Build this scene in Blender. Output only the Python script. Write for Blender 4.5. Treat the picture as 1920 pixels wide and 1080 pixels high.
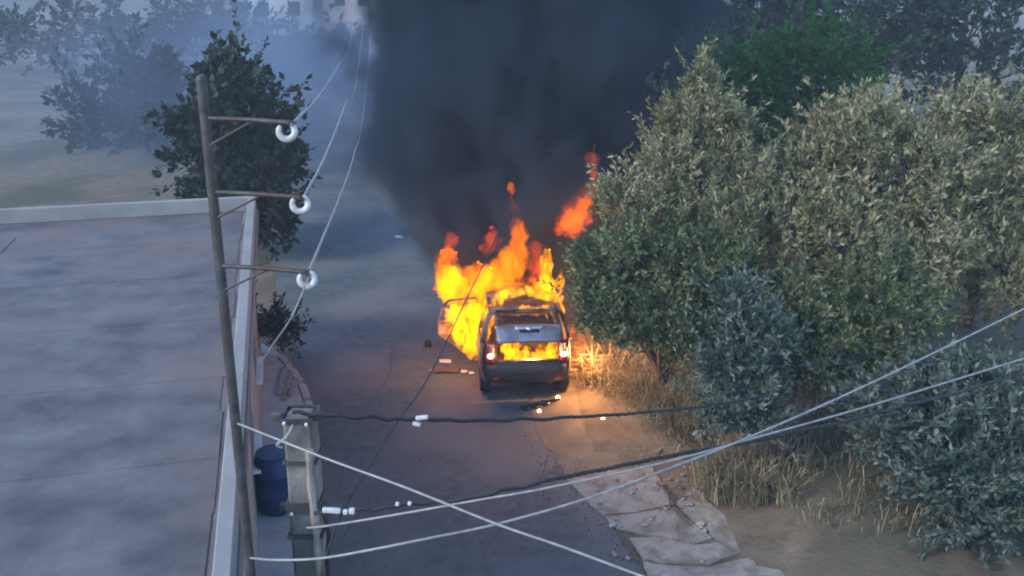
import bpy, bmesh, math, random
import numpy as np
from mathutils import Vector, Matrix, noise as mn

random.seed(7)
RNG = np.random.default_rng(7)
sc = bpy.context.scene
R = math.radians
for o in list(bpy.data.objects):
    bpy.data.objects.remove(o)

# ------------------------------------------------------------------ camera, sky, sun, exposure
CAM_H = 7.7
PITCH = R(18.43)
FPX = 1800.0                      # focal length in photo pixels (1920 wide)
cd = bpy.data.cameras.new('camera')
cam = bpy.data.objects.new('camera', cd)
sc.collection.objects.link(cam)
cam.location = (0, 0, CAM_H)
cam.rotation_euler = (math.pi / 2 - PITCH, 0, 0)
cd.sensor_width = 36.0
cd.lens = 36.0 * FPX / 1920.0
cd.clip_start = 0.1
cd.clip_end = 3000
sc.camera = cam

world = bpy.data.worlds.new('World')
sc.world = world
world.use_nodes = True
wn = world.node_tree.nodes
wl = world.node_tree.links
bg = wn['Background']
sky = wn.new('ShaderNodeTexSky')
sky.sky_type = 'NISHITA'
sky.sun_disc = False
SUN_EL, SUN_AZ = R(32), R(238)      # azimuth measured clockwise from +Y: behind the camera, to its left
sky.sun_elevation = SUN_EL
sky.sun_rotation = SUN_AZ
sky.air_density = 1.0
sky.dust_density = 0.2
sky.ozone_density = 3.2
wl.new(sky.outputs[0], bg.inputs[0])
bg.inputs[1].default_value = 0.15

sd = bpy.data.lights.new('sun', 'SUN')
sun = bpy.data.objects.new('sun', sd)
sc.collection.objects.link(sun)
sd.energy = 1.0
sd.angle = R(14)
sd.color = (1.0, 0.86, 0.68)
sdir = Vector((math.sin(SUN_AZ) * math.cos(SUN_EL), math.cos(SUN_AZ) * math.cos(SUN_EL), math.sin(SUN_EL)))
sun.rotation_euler = sdir.to_track_quat('Z', 'Y').to_euler()
sun.location = (-10, -10, 20)

vs = sc.view_settings
sc.display_settings.display_device = 'sRGB'
vs.view_transform = 'Standard'
vs.look = 'None'
vs.gamma = 1.0
vs.use_curve_mapping = False
vs.exposure = 1.65

cy = sc.cycles
cy.use_denoising = True
try:
    cy.denoiser = 'OPENIMAGEDENOISE'
except Exception:
    pass
cy.filter_width = 1.9
cy.max_bounces = 6
cy.diffuse_bounces = 2
cy.glossy_bounces = 2
cy.transmission_bounces = 3
cy.volume_bounces = 1
cy.transparent_max_bounces = 24
cy.volume_max_steps = 256
cy.volume_step_rate = 1.0
cy.sample_clamp_indirect = 4.0
cy.caustics_reflective = False
cy.caustics_refractive = False

# ------------------------------------------------------------------ helpers
CT, ST = math.cos(PITCH), math.sin(PITCH)
CAMP = Vector((0, 0, CAM_H))


def ray(px, py):
    u = (px - 960.0) / FPX
    v = (540.0 - py) / FPX
    return Vector((u, CT + v * ST, -ST + v * CT))


def G(px, py, z=0.0):               # the place on the ground seen there in the photo
    r = ray(px, py)
    return CAMP + r * ((z - CAM_H) / r.z)


def D(px, py, d):                   # the place at depth d
    return CAMP + ray(px, py) * d


def AY(px, py, y):                  # the place in the vertical plane at distance y
    r = ray(px, py)
    return CAMP + r * (y / r.y)


def empty(name, loc=(0, 0, 0), rz=0.0):
    o = bpy.data.objects.new(name, None)
    o.location = loc
    o.rotation_euler = (0, 0, rz)
    o.empty_display_size = 0.2
    sc.collection.objects.link(o)
    return o


def tag(o, label=None, cat=None, group=None, kind=None):
    if label: o['label'] = label
    if cat: o['category'] = cat
    if group: o['group'] = group
    if kind: o['kind'] = kind
    return o


def mesh_obj(name, me, mat=None, parent=None, smooth=False):
    if mat is not None and not me.materials:
        me.materials.append(mat)
    if smooth and len(me.polygons):
        me.polygons.foreach_set('use_smooth', [True] * len(me.polygons))
    o = bpy.data.objects.new(name, me)
    sc.collection.objects.link(o)
    if parent is not None:
        o.parent = parent
    return o


def bobj(name, bm, mat=None, parent=None, smooth=False, recalc=True):
    if recalc:
        bmesh.ops.recalc_face_normals(bm, faces=bm.faces)
    me = bpy.data.meshes.new(name)
    bm.to_mesh(me)
    bm.free()
    return mesh_obj(name, me, mat, parent, smooth)


def pyobj(name, verts, faces, mat=None, parent=None, smooth=False):
    me = bpy.data.meshes.new(name)
    me.from_pydata([tuple(v) for v in verts], [], faces)
    me.update()
    return mesh_obj(name, me, mat, parent, smooth)


def box(bm, c, s, rot=None, bevel=0.0, seg=1):
    m = Matrix.Translation(Vector(c))
    if rot is not None:
        m = m @ rot.to_4x4()
    m = m @ Matrix.Diagonal((s[0], s[1], s[2], 1))
    r = bmesh.ops.create_cube(bm, size=1.0, matrix=m)
    if bevel > 0:
        es = set()
        for v in r['verts']:
            es.update(v.link_edges)
        bmesh.ops.bevel(bm, geom=list(es), offset=bevel, segments=seg, affect='EDGES', profile=0.5)


def boxobj(name, c, s, mat, parent=None, bevel=0.01, rot=None, seg=1):
    bm = bmesh.new()
    box(bm, c, s, rot, bevel, seg)
    return bobj(name, bm, mat, parent)


def frame_at(t):
    t = t.normalized()
    a = Vector((0, 0, 1)) if abs(t.z) < 0.9 else Vector((1, 0, 0))
    n = t.cross(a).normalized()
    return n, t.cross(n).normalized()


def tube(bm, pts, rad, n=8, closed_ends=True):
    pts = [Vector(p) for p in pts]
    if not hasattr(rad, '__len__'):
        rad = [rad] * len(pts)
    rings = []
    nrm = None
    for i, p in enumerate(pts):
        if i == 0: t = pts[1] - pts[0]
        elif i == len(pts) - 1: t = pts[-1] - pts[-2]
        else: t = pts[i + 1] - pts[i - 1]
        t = t.normalized()
        if nrm is None:
            nrm, _ = frame_at(t)
        nrm = (nrm - t * nrm.dot(t)).normalized()
        b = t.cross(nrm)
        rings.append([bm.verts.new(p + (nrm * math.cos(2 * math.pi * k / n) + b * math.sin(2 * math.pi * k / n)) * rad[i]) for k in range(n)])
    for a, c in zip(rings[:-1], rings[1:]):
        for k in range(n):
            bm.faces.new((a[k], a[(k + 1) % n], c[(k + 1) % n], c[k]))
    if closed_ends:
        bm.faces.new(list(reversed(rings[0])))
        bm.faces.new(rings[-1])
    return rings


def catmull(pts, m=8):
    pts = [Vector(p) for p in pts]
    out = []
    P = [pts[0] * 2 - pts[1]] + pts + [pts[-1] * 2 - pts[-2]]
    for i in range(1, len(P) - 2):
        p0, p1, p2, p3 = P[i - 1:i + 3]
        for k in range(m):
            t = k / m
            out.append(0.5 * ((2 * p1) + (p2 - p0) * t + (2 * p0 - 5 * p1 + 4 * p2 - p3) * t * t + (3 * p1 - p0 - 3 * p2 + p3) * t ** 3))
    out.append(pts[-1])
    return out


# ------------------------------------------------------------------ materials
def nmat(name):
    m = bpy.data.materials.new(name)
    m.use_nodes = True
    nt = m.node_tree
    return m, nt.nodes, nt.links, nt.nodes['Principled BSDF']


def grain(name, c1, c2, scale=6.0, rough=0.85, metallic=0.0, bump=0.15, detail=6.0, c3=None, scale3=0.6, spec=0.3, bscale=None, world=False):
    m, n, l, b = nmat(name)
    tc = n.new('ShaderNodeTexCoord') if not world else n.new('ShaderNodeNewGeometry')
    crd = 'Position' if world else 'Object'
    ns = n.new('ShaderNodeTexNoise')
    ns.inputs['Scale'].default_value = scale
    ns.inputs['Detail'].default_value = detail
    ns.inputs['Roughness'].default_value = 0.62
    l.new(tc.outputs[crd], ns.inputs['Vector'])
    cr = n.new('ShaderNodeValToRGB')
    cr.color_ramp.elements[0].position = 0.32
    cr.color_ramp.elements[1].position = 0.70
    cr.color_ramp.elements[0].color = (*c1, 1)
    cr.color_ramp.elements[1].color = (*c2, 1)
    l.new(ns.outputs['Fac'], cr.inputs[0])
    col = cr.outputs[0]
    if c3 is not None:
        n3 = n.new('ShaderNodeTexNoise')
        n3.inputs['Scale'].default_value = scale3
        n3.inputs['Detail'].default_value = 5
        l.new(tc.outputs[crd], n3.inputs['Vector'])
        r3 = n.new('ShaderNodeValToRGB')
        r3.color_ramp.elements[0].position = 0.45
        r3.color_ramp.elements[1].position = 0.62
        l.new(n3.outputs['Fac'], r3.inputs[0])
        mx = n.new('ShaderNodeMix')
        mx.data_type = 'RGBA'
        l.new(r3.outputs[0], mx.inputs[0])
        l.new(col, mx.inputs[6])
        mx.inputs[7].default_value = (*c3, 1)
        col = mx.outputs[2]
    l.new(col, b.inputs['Base Color'])
    b.inputs['Roughness'].default_value = rough
    b.inputs['Metallic'].default_value = metallic
    b.inputs['Specular IOR Level'].default_value = spec
    if bump > 0:
        nb = n.new('ShaderNodeTexNoise')
        nb.inputs['Scale'].default_value = bscale or scale * 4
        nb.inputs['Detail'].default_value = 8
        l.new(tc.outputs[crd], nb.inputs['Vector'])
        bp = n.new('ShaderNodeBump')
        bp.inputs['Strength'].default_value = bump
        bp.inputs['Distance'].default_value = 0.05
        l.new(nb.outputs['Fac'], bp.inputs['Height'])
        l.new(bp.outputs[0], b.inputs['Normal'])
    return m


def leafmat(name, cols, rough=0.6, trans=0.25):
    m, n, l, b = nmat(name)
    g = n.new('ShaderNodeNewGeometry')
    cr = n.new('ShaderNodeValToRGB')
    els = cr.color_ramp.elements
    while len(els) < len(cols):
        els.new(0.5)
    for i, c in enumerate(cols):
        els[i].position = i / (len(cols) - 1)
        els[i].color = (*c, 1)
    tc = n.new('ShaderNodeTexCoord')
    ns = n.new('ShaderNodeTexNoise'); ns.inputs['Scale'].default_value = 2.3; ns.inputs['Detail'].default_value = 3
    l.new(tc.outputs['Object'], ns.inputs['Vector'])
    mr = n.new('ShaderNodeMapRange'); mr.inputs['From Min'].default_value = 0.36; mr.inputs['From Max'].default_value = 0.66
    mr.inputs['To Min'].default_value = -0.38; mr.inputs['To Max'].default_value = 0.38; l.new(ns.outputs['Fac'], mr.inputs['Value'])
    ad = n.new('ShaderNodeMath'); ad.operation = 'ADD'; ad.use_clamp = True
    l.new(g.outputs['Random Per Island'], ad.inputs[0]); l.new(mr.outputs[0], ad.inputs[1])
    l.new(ad.outputs[0], cr.inputs[0])
    l.new(cr.outputs[0], b.inputs['Base Color'])
    b.inputs['Roughness'].default_value = rough
    b.inputs['Specular IOR Level'].default_value = 0.25
    tr = n.new('ShaderNodeBsdfTranslucent')
    l.new(cr.outputs[0], tr.inputs[0])
    ms = n.new('ShaderNodeMixShader')
    ms.inputs[0].default_value = trans
    l.new(b.outputs[0], ms.inputs[1])
    l.new(tr.outputs[0], ms.inputs[2])
    l.new(ms.outputs[0], n['Material Output'].inputs[0])
    return m


M = {}
M['asphalt'] = grain('asphalt', (0.056, 0.066, 0.072), (0.100, 0.114, 0.122), 5.0, 0.85, 0, 0.45, 12, c3=(0.125, 0.126, 0.128), scale3=0.45, bscale=38)
M['tar'] = grain('tar', (0.028, 0.028, 0.030), (0.042, 0.042, 0.043), 8, 0.75, 0, 0.1)
M['soil'] = grain('soil', (0.10, 0.080, 0.055), (0.19, 0.150, 0.105), 2.2, 0.95, 0, 0.5, 9, c3=(0.07, 0.068, 0.042), scale3=0.25, bscale=14)
M['dust'] = grain('dust', (0.16, 0.125, 0.085), (0.24, 0.19, 0.135), 2.4, 0.95, 0, 0.35, 9, c3=(0.11, 0.098, 0.080), scale3=0.9, bscale=22)
M['concrete'] = grain('concrete', (0.22, 0.195, 0.165), (0.37, 0.335, 0.295), 2.6, 0.9, 0, 0.35, 9, c3=(0.17, 0.148, 0.12), scale3=2.4, bscale=20)
M['pavement'] = grain('pavement_concrete', (0.24, 0.245, 0.25), (0.34, 0.345, 0.35), 3.0, 0.9, 0, 0.2, 8, bscale=26)
M['pole_concrete'] = grain('pole_concrete', (0.12, 0.115, 0.108), (0.23, 0.22, 0.205), 3.5, 0.9, 0, 0.35, 9, c3=(0.11, 0.10, 0.09), scale3=2.2, bscale=25)
M['roof_concrete'] = grain('roof_concrete', (0.13, 0.118, 0.120), (0.19, 0.172, 0.170), 0.9, 0.9, 0, 0.12, 8, c3=(0.105, 0.090, 0.090), scale3=0.35, bscale=18)
M['felt'] = grain('roof_felt', (0.060, 0.060, 0.068), (0.155, 0.145, 0.15), 1.3, 0.85, 0, 0.12, 12, c3=(0.145, 0.12, 0.115), scale3=0.5, bscale=24, world=True)
M['rust'] = grain('rust', (0.06, 0.03, 0.018), (0.14, 0.07, 0.04), 20, 0.9, 0, 0.2)
M['plaster'] = grain('plaster', (0.20, 0.195, 0.19), (0.28, 0.27, 0.26), 1.4, 0.9, 0, 0.1)
M['plaster_beige'] = grain('plaster_beige', (0.50, 0.40, 0.33), (0.60, 0.49, 0.41), 1.0, 0.9, 0, 0.08)
M['plaster_white'] = grain('plaster_white', (0.52, 0.52, 0.52), (0.64, 0.63, 0.62), 1.0, 0.9, 0, 0.08)
M['tile_red'] = grain('roof_tile', (0.20, 0.085, 0.055), (0.30, 0.13, 0.08), 3, 0.85, 0, 0.2)
M['dark_glass'] = grain('dark_glass', (0.015, 0.018, 0.022), (0.03, 0.033, 0.038), 2, 0.12, 0, 0, spec=0.5)
M['bark'] = grain('bark', (0.055, 0.045, 0.033), (0.12, 0.10, 0.075), 9, 0.95, 0, 0.6, 8, bscale=20)
M['steel'] = grain('galvanised_steel', (0.04, 0.042, 0.046), (0.10, 0.10, 0.10), 9, 0.6, 0.4, 0.15, c3=(0.06, 0.048, 0.042), scale3=3.0)
M['porcelain'] = grain('white_porcelain', (0.30, 0.30, 0.30), (0.60, 0.60, 0.60), 14, 0.3, 0, 0.0, spec=0.5)
M['wire_white'] = grain('pale_wire', (0.18, 0.18, 0.18), (0.32, 0.32, 0.31), 12, 0.5, 0.1, 0.0)
M['wire_black'] = grain('black_cable', (0.012, 0.012, 0.014), (0.028, 0.028, 0.030), 12, 0.5, 0, 0.0)
M['clamp'] = grain('cable_clamp', (0.45, 0.45, 0.46), (0.62, 0.62, 0.62), 20, 0.4, 0.2, 0.0)
M['paint'] = grain('blue_grey_paint', (0.18, 0.205, 0.28), (0.23, 0.26, 0.33), 3, 0.36, 0.3, 0.06, 6, c3=(0.11, 0.115, 0.14), scale3=2.6, spec=0.6)
M['burnt'] = grain('scorched_paint', (0.014, 0.013, 0.013), (0.085, 0.062, 0.052), 6, 0.75, 0.05, 0.35, 9, c3=(0.15, 0.12, 0.11), scale3=3.2)
M['bumper'] = grain('bumper_plastic', (0.030, 0.030, 0.033), (0.052, 0.050, 0.052), 5, 0.55, 0, 0.05)
M['black'] = grain('black_plastic', (0.010, 0.010, 0.010), (0.022, 0.021, 0.020), 6, 0.6, 0, 0.05)
M['rubber'] = grain('tyre_rubber', (0.012, 0.012, 0.012), (0.025, 0.024, 0.024), 10, 0.85, 0, 0.1)
M['rim'] = grain('wheel_rim', (0.16, 0.16, 0.165), (0.26, 0.26, 0.265), 8, 0.4, 0.6, 0.0)
M['chrome'] = grain('bright_trim', (0.55, 0.55, 0.56), (0.65, 0.65, 0.66), 8, 0.25, 0.7, 0.0)
M['char'] = grain('charred_seat', (0.010, 0.009, 0.008), (0.035, 0.028, 0.024), 8, 0.95, 0, 0.5)
M['red_lens'] = grain('red_lens', (0.20, 0.012, 0.010), (0.30, 0.02, 0.015), 4, 0.2, 0, 0.0, spec=0.5)
M['scrap_white'] = grain('white_scrap', (0.50, 0.49, 0.48), (0.68, 0.67, 0.66), 9, 0.6, 0, 0.1)
M['scrap_brown'] = grain('scorched_board', (0.06, 0.035, 0.028), (0.12, 0.07, 0.055), 9, 0.8, 0, 0.2)
M['blue_plastic'] = grain('blue_plastic', (0.008, 0.022, 0.075), (0.014, 0.034, 0.105), 4, 0.4, 0, 0.03)
M['wood'] = grain('weathered_wood', (0.13, 0.12, 0.11), (0.27, 0.25, 0.23), 7, 0.9, 0, 0.3)
M['dry'] = leafmat('dry_grass', [(0.13, 0.11, 0.06), (0.40, 0.34, 0.22), (0.24, 0.20, 0.12), (0.10, 0.11, 0.055), (0.48, 0.42, 0.30)], 0.8, 0.3)
M['leaf_olive'] = leafmat('olive_leaf', [(0.0725, 0.088, 0.0363), (0.176, 0.1863, 0.088), (0.2587, 0.2536, 0.1346), (0.383, 0.3519, 0.2173)])
M['leaf_green'] = leafmat('green_leaf', [(0.0328, 0.0562, 0.0234), (0.0819, 0.1147, 0.0468), (0.1346, 0.1638, 0.0702), (0.234, 0.2457, 0.1287)])
M['leaf_blue'] = leafmat('blue_green_leaf', [(0.028, 0.052, 0.04), (0.065, 0.1, 0.074), (0.105, 0.14, 0.108), (0.2, 0.225, 0.185)])
M['leaf_bright'] = leafmat('bright_leaf', [(0.021, 0.084, 0.0134), (0.042, 0.1428, 0.0235), (0.0294, 0.1092, 0.0185), (0.0672, 0.1764, 0.0378)])
M['leaf_dark'] = leafmat('dark_leaf', [(0.010, 0.022, 0.014), (0.026, 0.045, 0.028), (0.017, 0.032, 0.020), (0.036, 0.055, 0.034)])
M['hill'] = grain('hillside', (0.030, 0.042, 0.022), (0.085, 0.085, 0.048), 0.05, 0.95, 0, 0.0, 8)


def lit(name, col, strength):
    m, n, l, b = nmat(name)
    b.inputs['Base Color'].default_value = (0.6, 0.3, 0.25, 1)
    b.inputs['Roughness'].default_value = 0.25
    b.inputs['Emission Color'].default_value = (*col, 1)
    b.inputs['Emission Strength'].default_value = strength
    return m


M['lens_glow'] = lit('glowing_tail_lens', (1.0, 0.40, 0.28), 1.3)  # tail lens with a pinkish emission of its own
M['ember'] = lit('ember', (1.0, 0.42, 0.16), 5.0)

# thin glass
m_, n_, l_, b_ = nmat('car_glass')
b_.inputs['Base Color'].default_value = (0.02, 0.02, 0.022, 1)
b_.inputs['Roughness'].default_value = 0.08
tr_ = n_.new('ShaderNodeBsdfTransparent')
ms_ = n_.new('ShaderNodeMixShader')
ms_.inputs[0].default_value = 0.55
l_.new(b_.outputs[0], ms_.inputs[1])
l_.new(tr_.outputs[0], ms_.inputs[2])
l_.new(ms_.outputs[0], n_['Material Output'].inputs[0])
M['glass'] = m_

# ------------------------------------------------------------------ ground, road, pavement
ROAD_H = R(16.3)                                 # the road runs up and to the left
rdir = Vector((-math.sin(ROAD_H), math.cos(ROAD_H), 0))
rnrm = Vector((math.cos(ROAD_H), math.sin(ROAD_H), 0))


def sheet(name, poly, z, mat, thick=0.0):
    bm = bmesh.new()
    vs_ = [bm.verts.new((p[0], p[1], z)) for p in poly]
    f = bm.faces.new(vs_)
    if thick > 0:
        r = bmesh.ops.extrude_face_region(bm, geom=[f])
        for v in [g for g in r['geom'] if isinstance(g, bmesh.types.BMVert)]:
            v.co.z -= thick
    o = bobj(name, bm, mat)
    if thick == 0:
        if o.data.polygons[0].normal.z < 0:
            o.data.flip_normals()
    return o


def terrain():
    # one sheet, fine near the road and coarse towards the horizon
    xs = np.concatenate([np.linspace(-380, -60, 12), np.linspace(-50, 3, 30), np.linspace(3.6, 22, 40), np.linspace(24, 80, 12), np.linspace(120, 380, 8)])
    ys = np.concatenate([np.linspace(-150, 0, 6), np.linspace(2, 40, 78), np.linspace(44, 130, 22), np.linspace(170, 410, 8)])
    V = []
    for y in ys:
        for x in xs:
            z = 0.0
            s = (Vector((x, y, 0)) - Vector((1.3, 14.7, 0))).dot(rnrm)      # distance to the right of the verge
            s = s - 1.1 + 0.35 * mn.noise(Vector((y * 0.4, 3.1, 0)))
            if s > 0 and y < 130:
                k = min(1.0, s / 1.6)
                z = 0.55 * k * k * (3 - 2 * k) + 0.16 * k * mn.noise(Vector((x * 0.5, y * 0.5, 1.0)))
            V.append((x, y, z))
    nx = len(xs)
    F = [(j * nx + i, j * nx + i + 1, (j + 1) * nx + i + 1, (j + 1) * nx + i) for j in range(len(ys) - 1) for i in range(nx - 1)]
    return tag(pyobj('ground', V, F, M['soil'], smooth=True), kind='structure')


terrain()

# asphalt road: left and right edges as seen, continued along its heading
pL0, pR0 = Vector((-2.62, 11.0, 0)), Vector((1.62, 11.5, 0))
near_l, near_r = pL0 - rdir * 30, pR0 - rdir * 30
left_edge = [near_l, pL0, Vector((-3.02, 13.3, 0)), Vector((-3.48, 15.4, 0)), Vector((-3.85, 16.6, 0)), Vector((-4.35, 17.7, 0)), Vector((-6.7, 25.5, 0)), Vector((-6.7, 25.5, 0)) + rdir * 14, Vector((-9.5, 60, 0)), Vector((-9.5, 120, 0))]
right_edge = [near_r, pR0, Vector((0.95, 14.0, 0)), Vector((0.35, 16.4, 0)), Vector((-0.55, 19.4, 0)), Vector((-2.4, 26, 0)), Vector((-2.4, 26, 0)) + rdir * 14, Vector((-4.6, 60, 0)), Vector((-4.6, 120, 0))]
tag(sheet('road', left_edge + right_edge[::-1], 0.008, M['asphalt']), kind='structure')
# darker trench patch of tar along the road
tp = [G(1085, 962), G(1120, 975), G(1185, 1030), G(1205, 1062), G(1225, 1130), G(1060, 1130), G(1070, 1020)]
road = bpy.data.objects['road']

for cr_ in ([(640, 1010), (700, 930), (742, 905), (800, 850)], [(742, 905), (820, 920), (905, 900)], [(905, 1040), (960, 960), (1010, 905), (1030, 850)], [(690, 760), (730, 700), (735, 650)]):
    bm = bmesh.new()
    P = catmull([G(*q, 0.0085) for q in cr_], 10)
    prev = None
    for i, p in enumerate(P):
        p = p + Vector((mn.noise(p * 7), mn.noise(p * 7 + Vector((5, 5, 5))), 0)) * 0.06
        w_ = 0.006 + 0.008 * abs(mn.noise(p * 3))
        a = [bm.verts.new((p.x - w_, p.y, 0.0118)), bm.verts.new((p.x + w_, p.y + w_ * .5, 0.0118))]
        if prev: bm.faces.new((prev[0], prev[1], a[1], a[0]))
        prev = a
    bobj('crack', bm, M['tar'], road)

# pavement on the left with a kerb
sw_out = [pL0 - rdir * 20, pL0, Vector((-3.02, 13.3, 0)), Vector((-3.48, 15.4, 0)), Vector((-3.85, 16.6, 0)), Vector((-4.35, 17.7, 0)), Vector((-5.1, 19.0, 0))]
sw_in = [p + Vector((-0.95, -0.25, 0)) for p in sw_out]
kerb_w = 0.14


def strip(name, a, b, z0, z1, mat, kind='structure'):
    bm = bmesh.new()
    A0 = [bm.verts.new((p.x, p.y, z0)) for p in a]; A1 = [bm.verts.new((p.x, p.y, z1)) for p in a]
    B0 = [bm.verts.new((p.x, p.y, z0)) for p in b]; B1 = [bm.verts.new((p.x, p.y, z1)) for p in b]
    for i in range(len(a) - 1):
        bm.faces.new((A0[i], A0[i + 1], A1[i + 1], A1[i]))
        bm.faces.new((A1[i], A1[i + 1], B1[i + 1], B1[i]))
        bm.faces.new((B1[i], B1[i + 1], B0[i + 1], B0[i]))
    bm.faces.new((A0[0], A1[0], B1[0], B0[0])); bm.faces.new((A0[-1], B0[-1], B1[-1], A1[-1]))
    return tag(bobj(name, bm, mat), kind=kind)


kerb_in = [p + Vector((-kerb_w, -0.03, 0)) for p in sw_out]
walk = strip('sidewalk', [p + Vector((-0.012, 0, 0)) for p in kerb_in], sw_in, 0.0, 0.125, M['pavement'])
# kerb stones, one by one
kerb = strip('kerb', sw_out, kerb_in, 0.0, 0.05, M['pavement'])
kpts = catmull(sw_out[1:], 6)
acc = 0.0
stones = []
last = kpts[0]
path = []
for a, b in zip(kpts[:-1], kpts[1:]):
    n = max(1, int((b - a).length / 0.05))
    for k in range(n):
        path.append(a.lerp(b, k / n))
stone_me = None
i = 0
while i + 14 < len(path):
    a, b = path[i], path[i + 13]
    c = (a + b) / 2 + Vector((-kerb_w / 2, 0, 0))
    ang = math.atan2((b - a).y, (b - a).x)
    if stone_me is None:
        s = boxobj('kerb_stone', (0, 0, 0), (0.62, kerb_w, 0.13), M['pavement'], kerb, 0.012)
        stone_me = s.data
    else:
        s = mesh_obj('kerb_stone', stone_me, None, kerb)
    s.location = (c.x, c.y, 0.072 + random.uniform(-0.004, 0.006))
    s.rotation_euler = (0, 0, ang + random.uniform(-0.012, 0.012))
    i += 14

# dusty shoulder to the right of the asphalt
dust_poly = [G(1000, 790), G(1025, 838), G(1064, 890), G(1095, 930), G(1230, 905), G(1225, 850), G(1195, 815), G(1150, 762), G(1105, 700),
             G(1082, 650), G(1060, 600), G(1035, 560), G(960, 560), G(985, 620), G(990, 700)]


def ragged(poly, step=0.12, amp=0.05, seed=0.0):
    out = []
    n = len(poly)
    for i in range(n):
        a, b = Vector((poly[i].x, poly[i].y, 0)), Vector((poly[(i + 1) % n].x, poly[(i + 1) % n].y, 0))
        m = max(1, int((b - a).length / step))
        nr = Vector(((b - a).y, -(b - a).x, 0)).normalized()
        for k in range(m):
            p = a.lerp(b, k / m)
            out.append(p + nr * amp * (mn.noise(Vector((p.x * 4 + seed, p.y * 4, 0.3))) + 0.6 * mn.noise(Vector((p.x * 11 + seed, p.y * 11, 2.3)))))
    return out


tag(sheet('dirt_verge', ragged(dust_poly, 0.15, 0.10), 0.014, M['dust']), kind='structure')

# broken concrete apron: separate slabs with open cracks between them
apron = tag(empty('concrete_apron', G(1200, 980)), kind='structure')
slabs = [
    [(1064, 902), (1140, 885), (1222, 878), (1246, 915), (1262, 948), (1196, 962), (1130, 968), (1108, 950)],
    [(1133, 972), (1198, 966), (1264, 952), (1290, 978), (1335, 1012), (1306, 1022), (1225, 1008), (1150, 990)],
    [(1180, 1012), (1226, 1012), (1306, 1026), (1345, 1020), (1385, 1042), (1330, 1062), (1240, 1058), (1205, 1050)],
    [(1268, 946), (1300, 915), (1330, 945), (1378, 985), (1402, 1012), (1420, 1046), (1392, 1040), (1342, 1012), (1296, 974)],
    [(1206, 1056), (1240, 1063), (1330, 1067), (1400, 1050), (1470, 1075), (1490, 1140), (1230, 1140)],
]
o0 = apron.location
for k, s in enumerate(slabs):
    poly = ragged([G(*p) for p in s], 0.06, 0.022, k * 7.7)
    bm = bmesh.new()
    f = bm.faces.new([bm.verts.new((p.x - o0.x, p.y - o0.y, 0.0)) for p in poly])
    r = bmesh.ops.extrude_face_region(bm, geom=[f])
    tx, ty = random.uniform(-0.01, 0.01), random.uniform(-0.01, 0.01)
    for v in [g for g in r['geom'] if isinstance(g, bmesh.types.BMVert)]:
        v.co.z = 0.030 + 0.006 * (k % 3) + v.co.x * tx * 0.3 + v.co.y * ty * 0.3 + 0.006 * mn.noise(v.co * 3)
    bobj('concrete_slab', bm, M['concrete'], apron)
# lumps and chips of concrete lying on the apron
bm = bmesh.new()
for k in range(75):
    t = random.random()
    c = G(random.uniform(1120, 1330), random.uniform(890, 1060)) if t < 0.6 else G(random.uniform(1180, 1300), random.uniform(835, 930))
    s_ = random.uniform(0.012, 0.045) * (1.6 if random.random() < 0.1 else 1)
    mtx = Matrix.Translation((c.x, c.y, 0.055)) @ Matrix.Rotation(random.uniform(0, 6), 4, 'Z') @ Matrix.Diagonal((s_ * random.uniform(1, 2), s_, s_ * 0.5, 1))
    r = bmesh.ops.create_icosphere(bm, subdivisions=1, radius=1.0, matrix=mtx)
    for v in r['verts']:
        v.co += Vector((random.uniform(-1, 1), random.uniform(-1, 1), 0)) * s_ * 0.3
tag(bobj('rubble', bm, M['concrete']), 'loose concrete chips and crumbs scattered over the broken apron', None, None, 'stuff')

bm = bmesh.new()
for k in range(700):
    t = random.random()
    if t < 0.45: c = G(1025 + random.gauss(0, 26) + (q0 := random.random()) * 175, 835 + q0 * 225)
    elif t < 0.8: c = G(600 + random.gauss(0, 14), random.uniform(720, 1075))
    else: c = G(random.uniform(620, 1150), random.uniform(700, 1075))
    s_ = random.uniform(0.005, 0.014)
    r = bmesh.ops.create_icosphere(bm, subdivisions=1, radius=s_, matrix=Matrix.Translation((c.x, c.y, 0.012 + s_ * 0.4)))
tag(bobj('gravel', bm, M['soil']), 'loose grit along both edges of the asphalt', None, None, 'stuff')

# far hills closing the view
V, F = [], []
NH = 60
for j in range(6):
    for i in range(NH + 1):
        a = -1.4 + 2.8 * i / NH
        rr = 200 + j * 25
        hh = [0, 5, 10, 14, 13, 0][j] * (0.75 + 0.5 * mn.noise(Vector((a * 3, j * 0.4, 5))))
        V.append((math.sin(a) * rr, math.cos(a) * rr, hh - 0.5))
for j in range(5):
    for i in range(NH):
        k = j * (NH + 1) + i
        F.append((k, k + 1, k + NH + 2, k + NH + 1))
tag(pyobj('hills', V, F, M['hill'], smooth=True), kind='structure')


# ------------------------------------------------------------------ houses
def ngon_wall(bm, a, b, z0, z1, openings):
    """A wall face from a to b with rectangular openings (s0, s1, zlo, zhi)."""
    L = (b - a).length
    t = (b - a) / L
    ss = sorted({0.0, L, *[o[0] for o in openings], *[o[1] for o in openings]})
    zs = sorted({z0, z1, *[o[2] for o in openings], *[o[3] for o in openings]})
    for s0, s1 in zip(ss[:-1], ss[1:]):
        for q0, q1 in zip(zs[:-1], zs[1:]):
            cs, cz = (s0 + s1) / 2, (q0 + q1) / 2
            if any(o[0] < cs < o[1] and o[2] < cz < o[3] for o in openings):
                continue
            p = [a + t * s0, a + t * s1]
            bm.faces.new([bm.verts.new((p[0].x, p[0].y, q0)), bm.verts.new((p[1].x, p[1].y, q0)), bm.verts.new((p[1].x, p[1].y, q1)), bm.verts.new((p[0].x, p[0].y, q1))])


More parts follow.
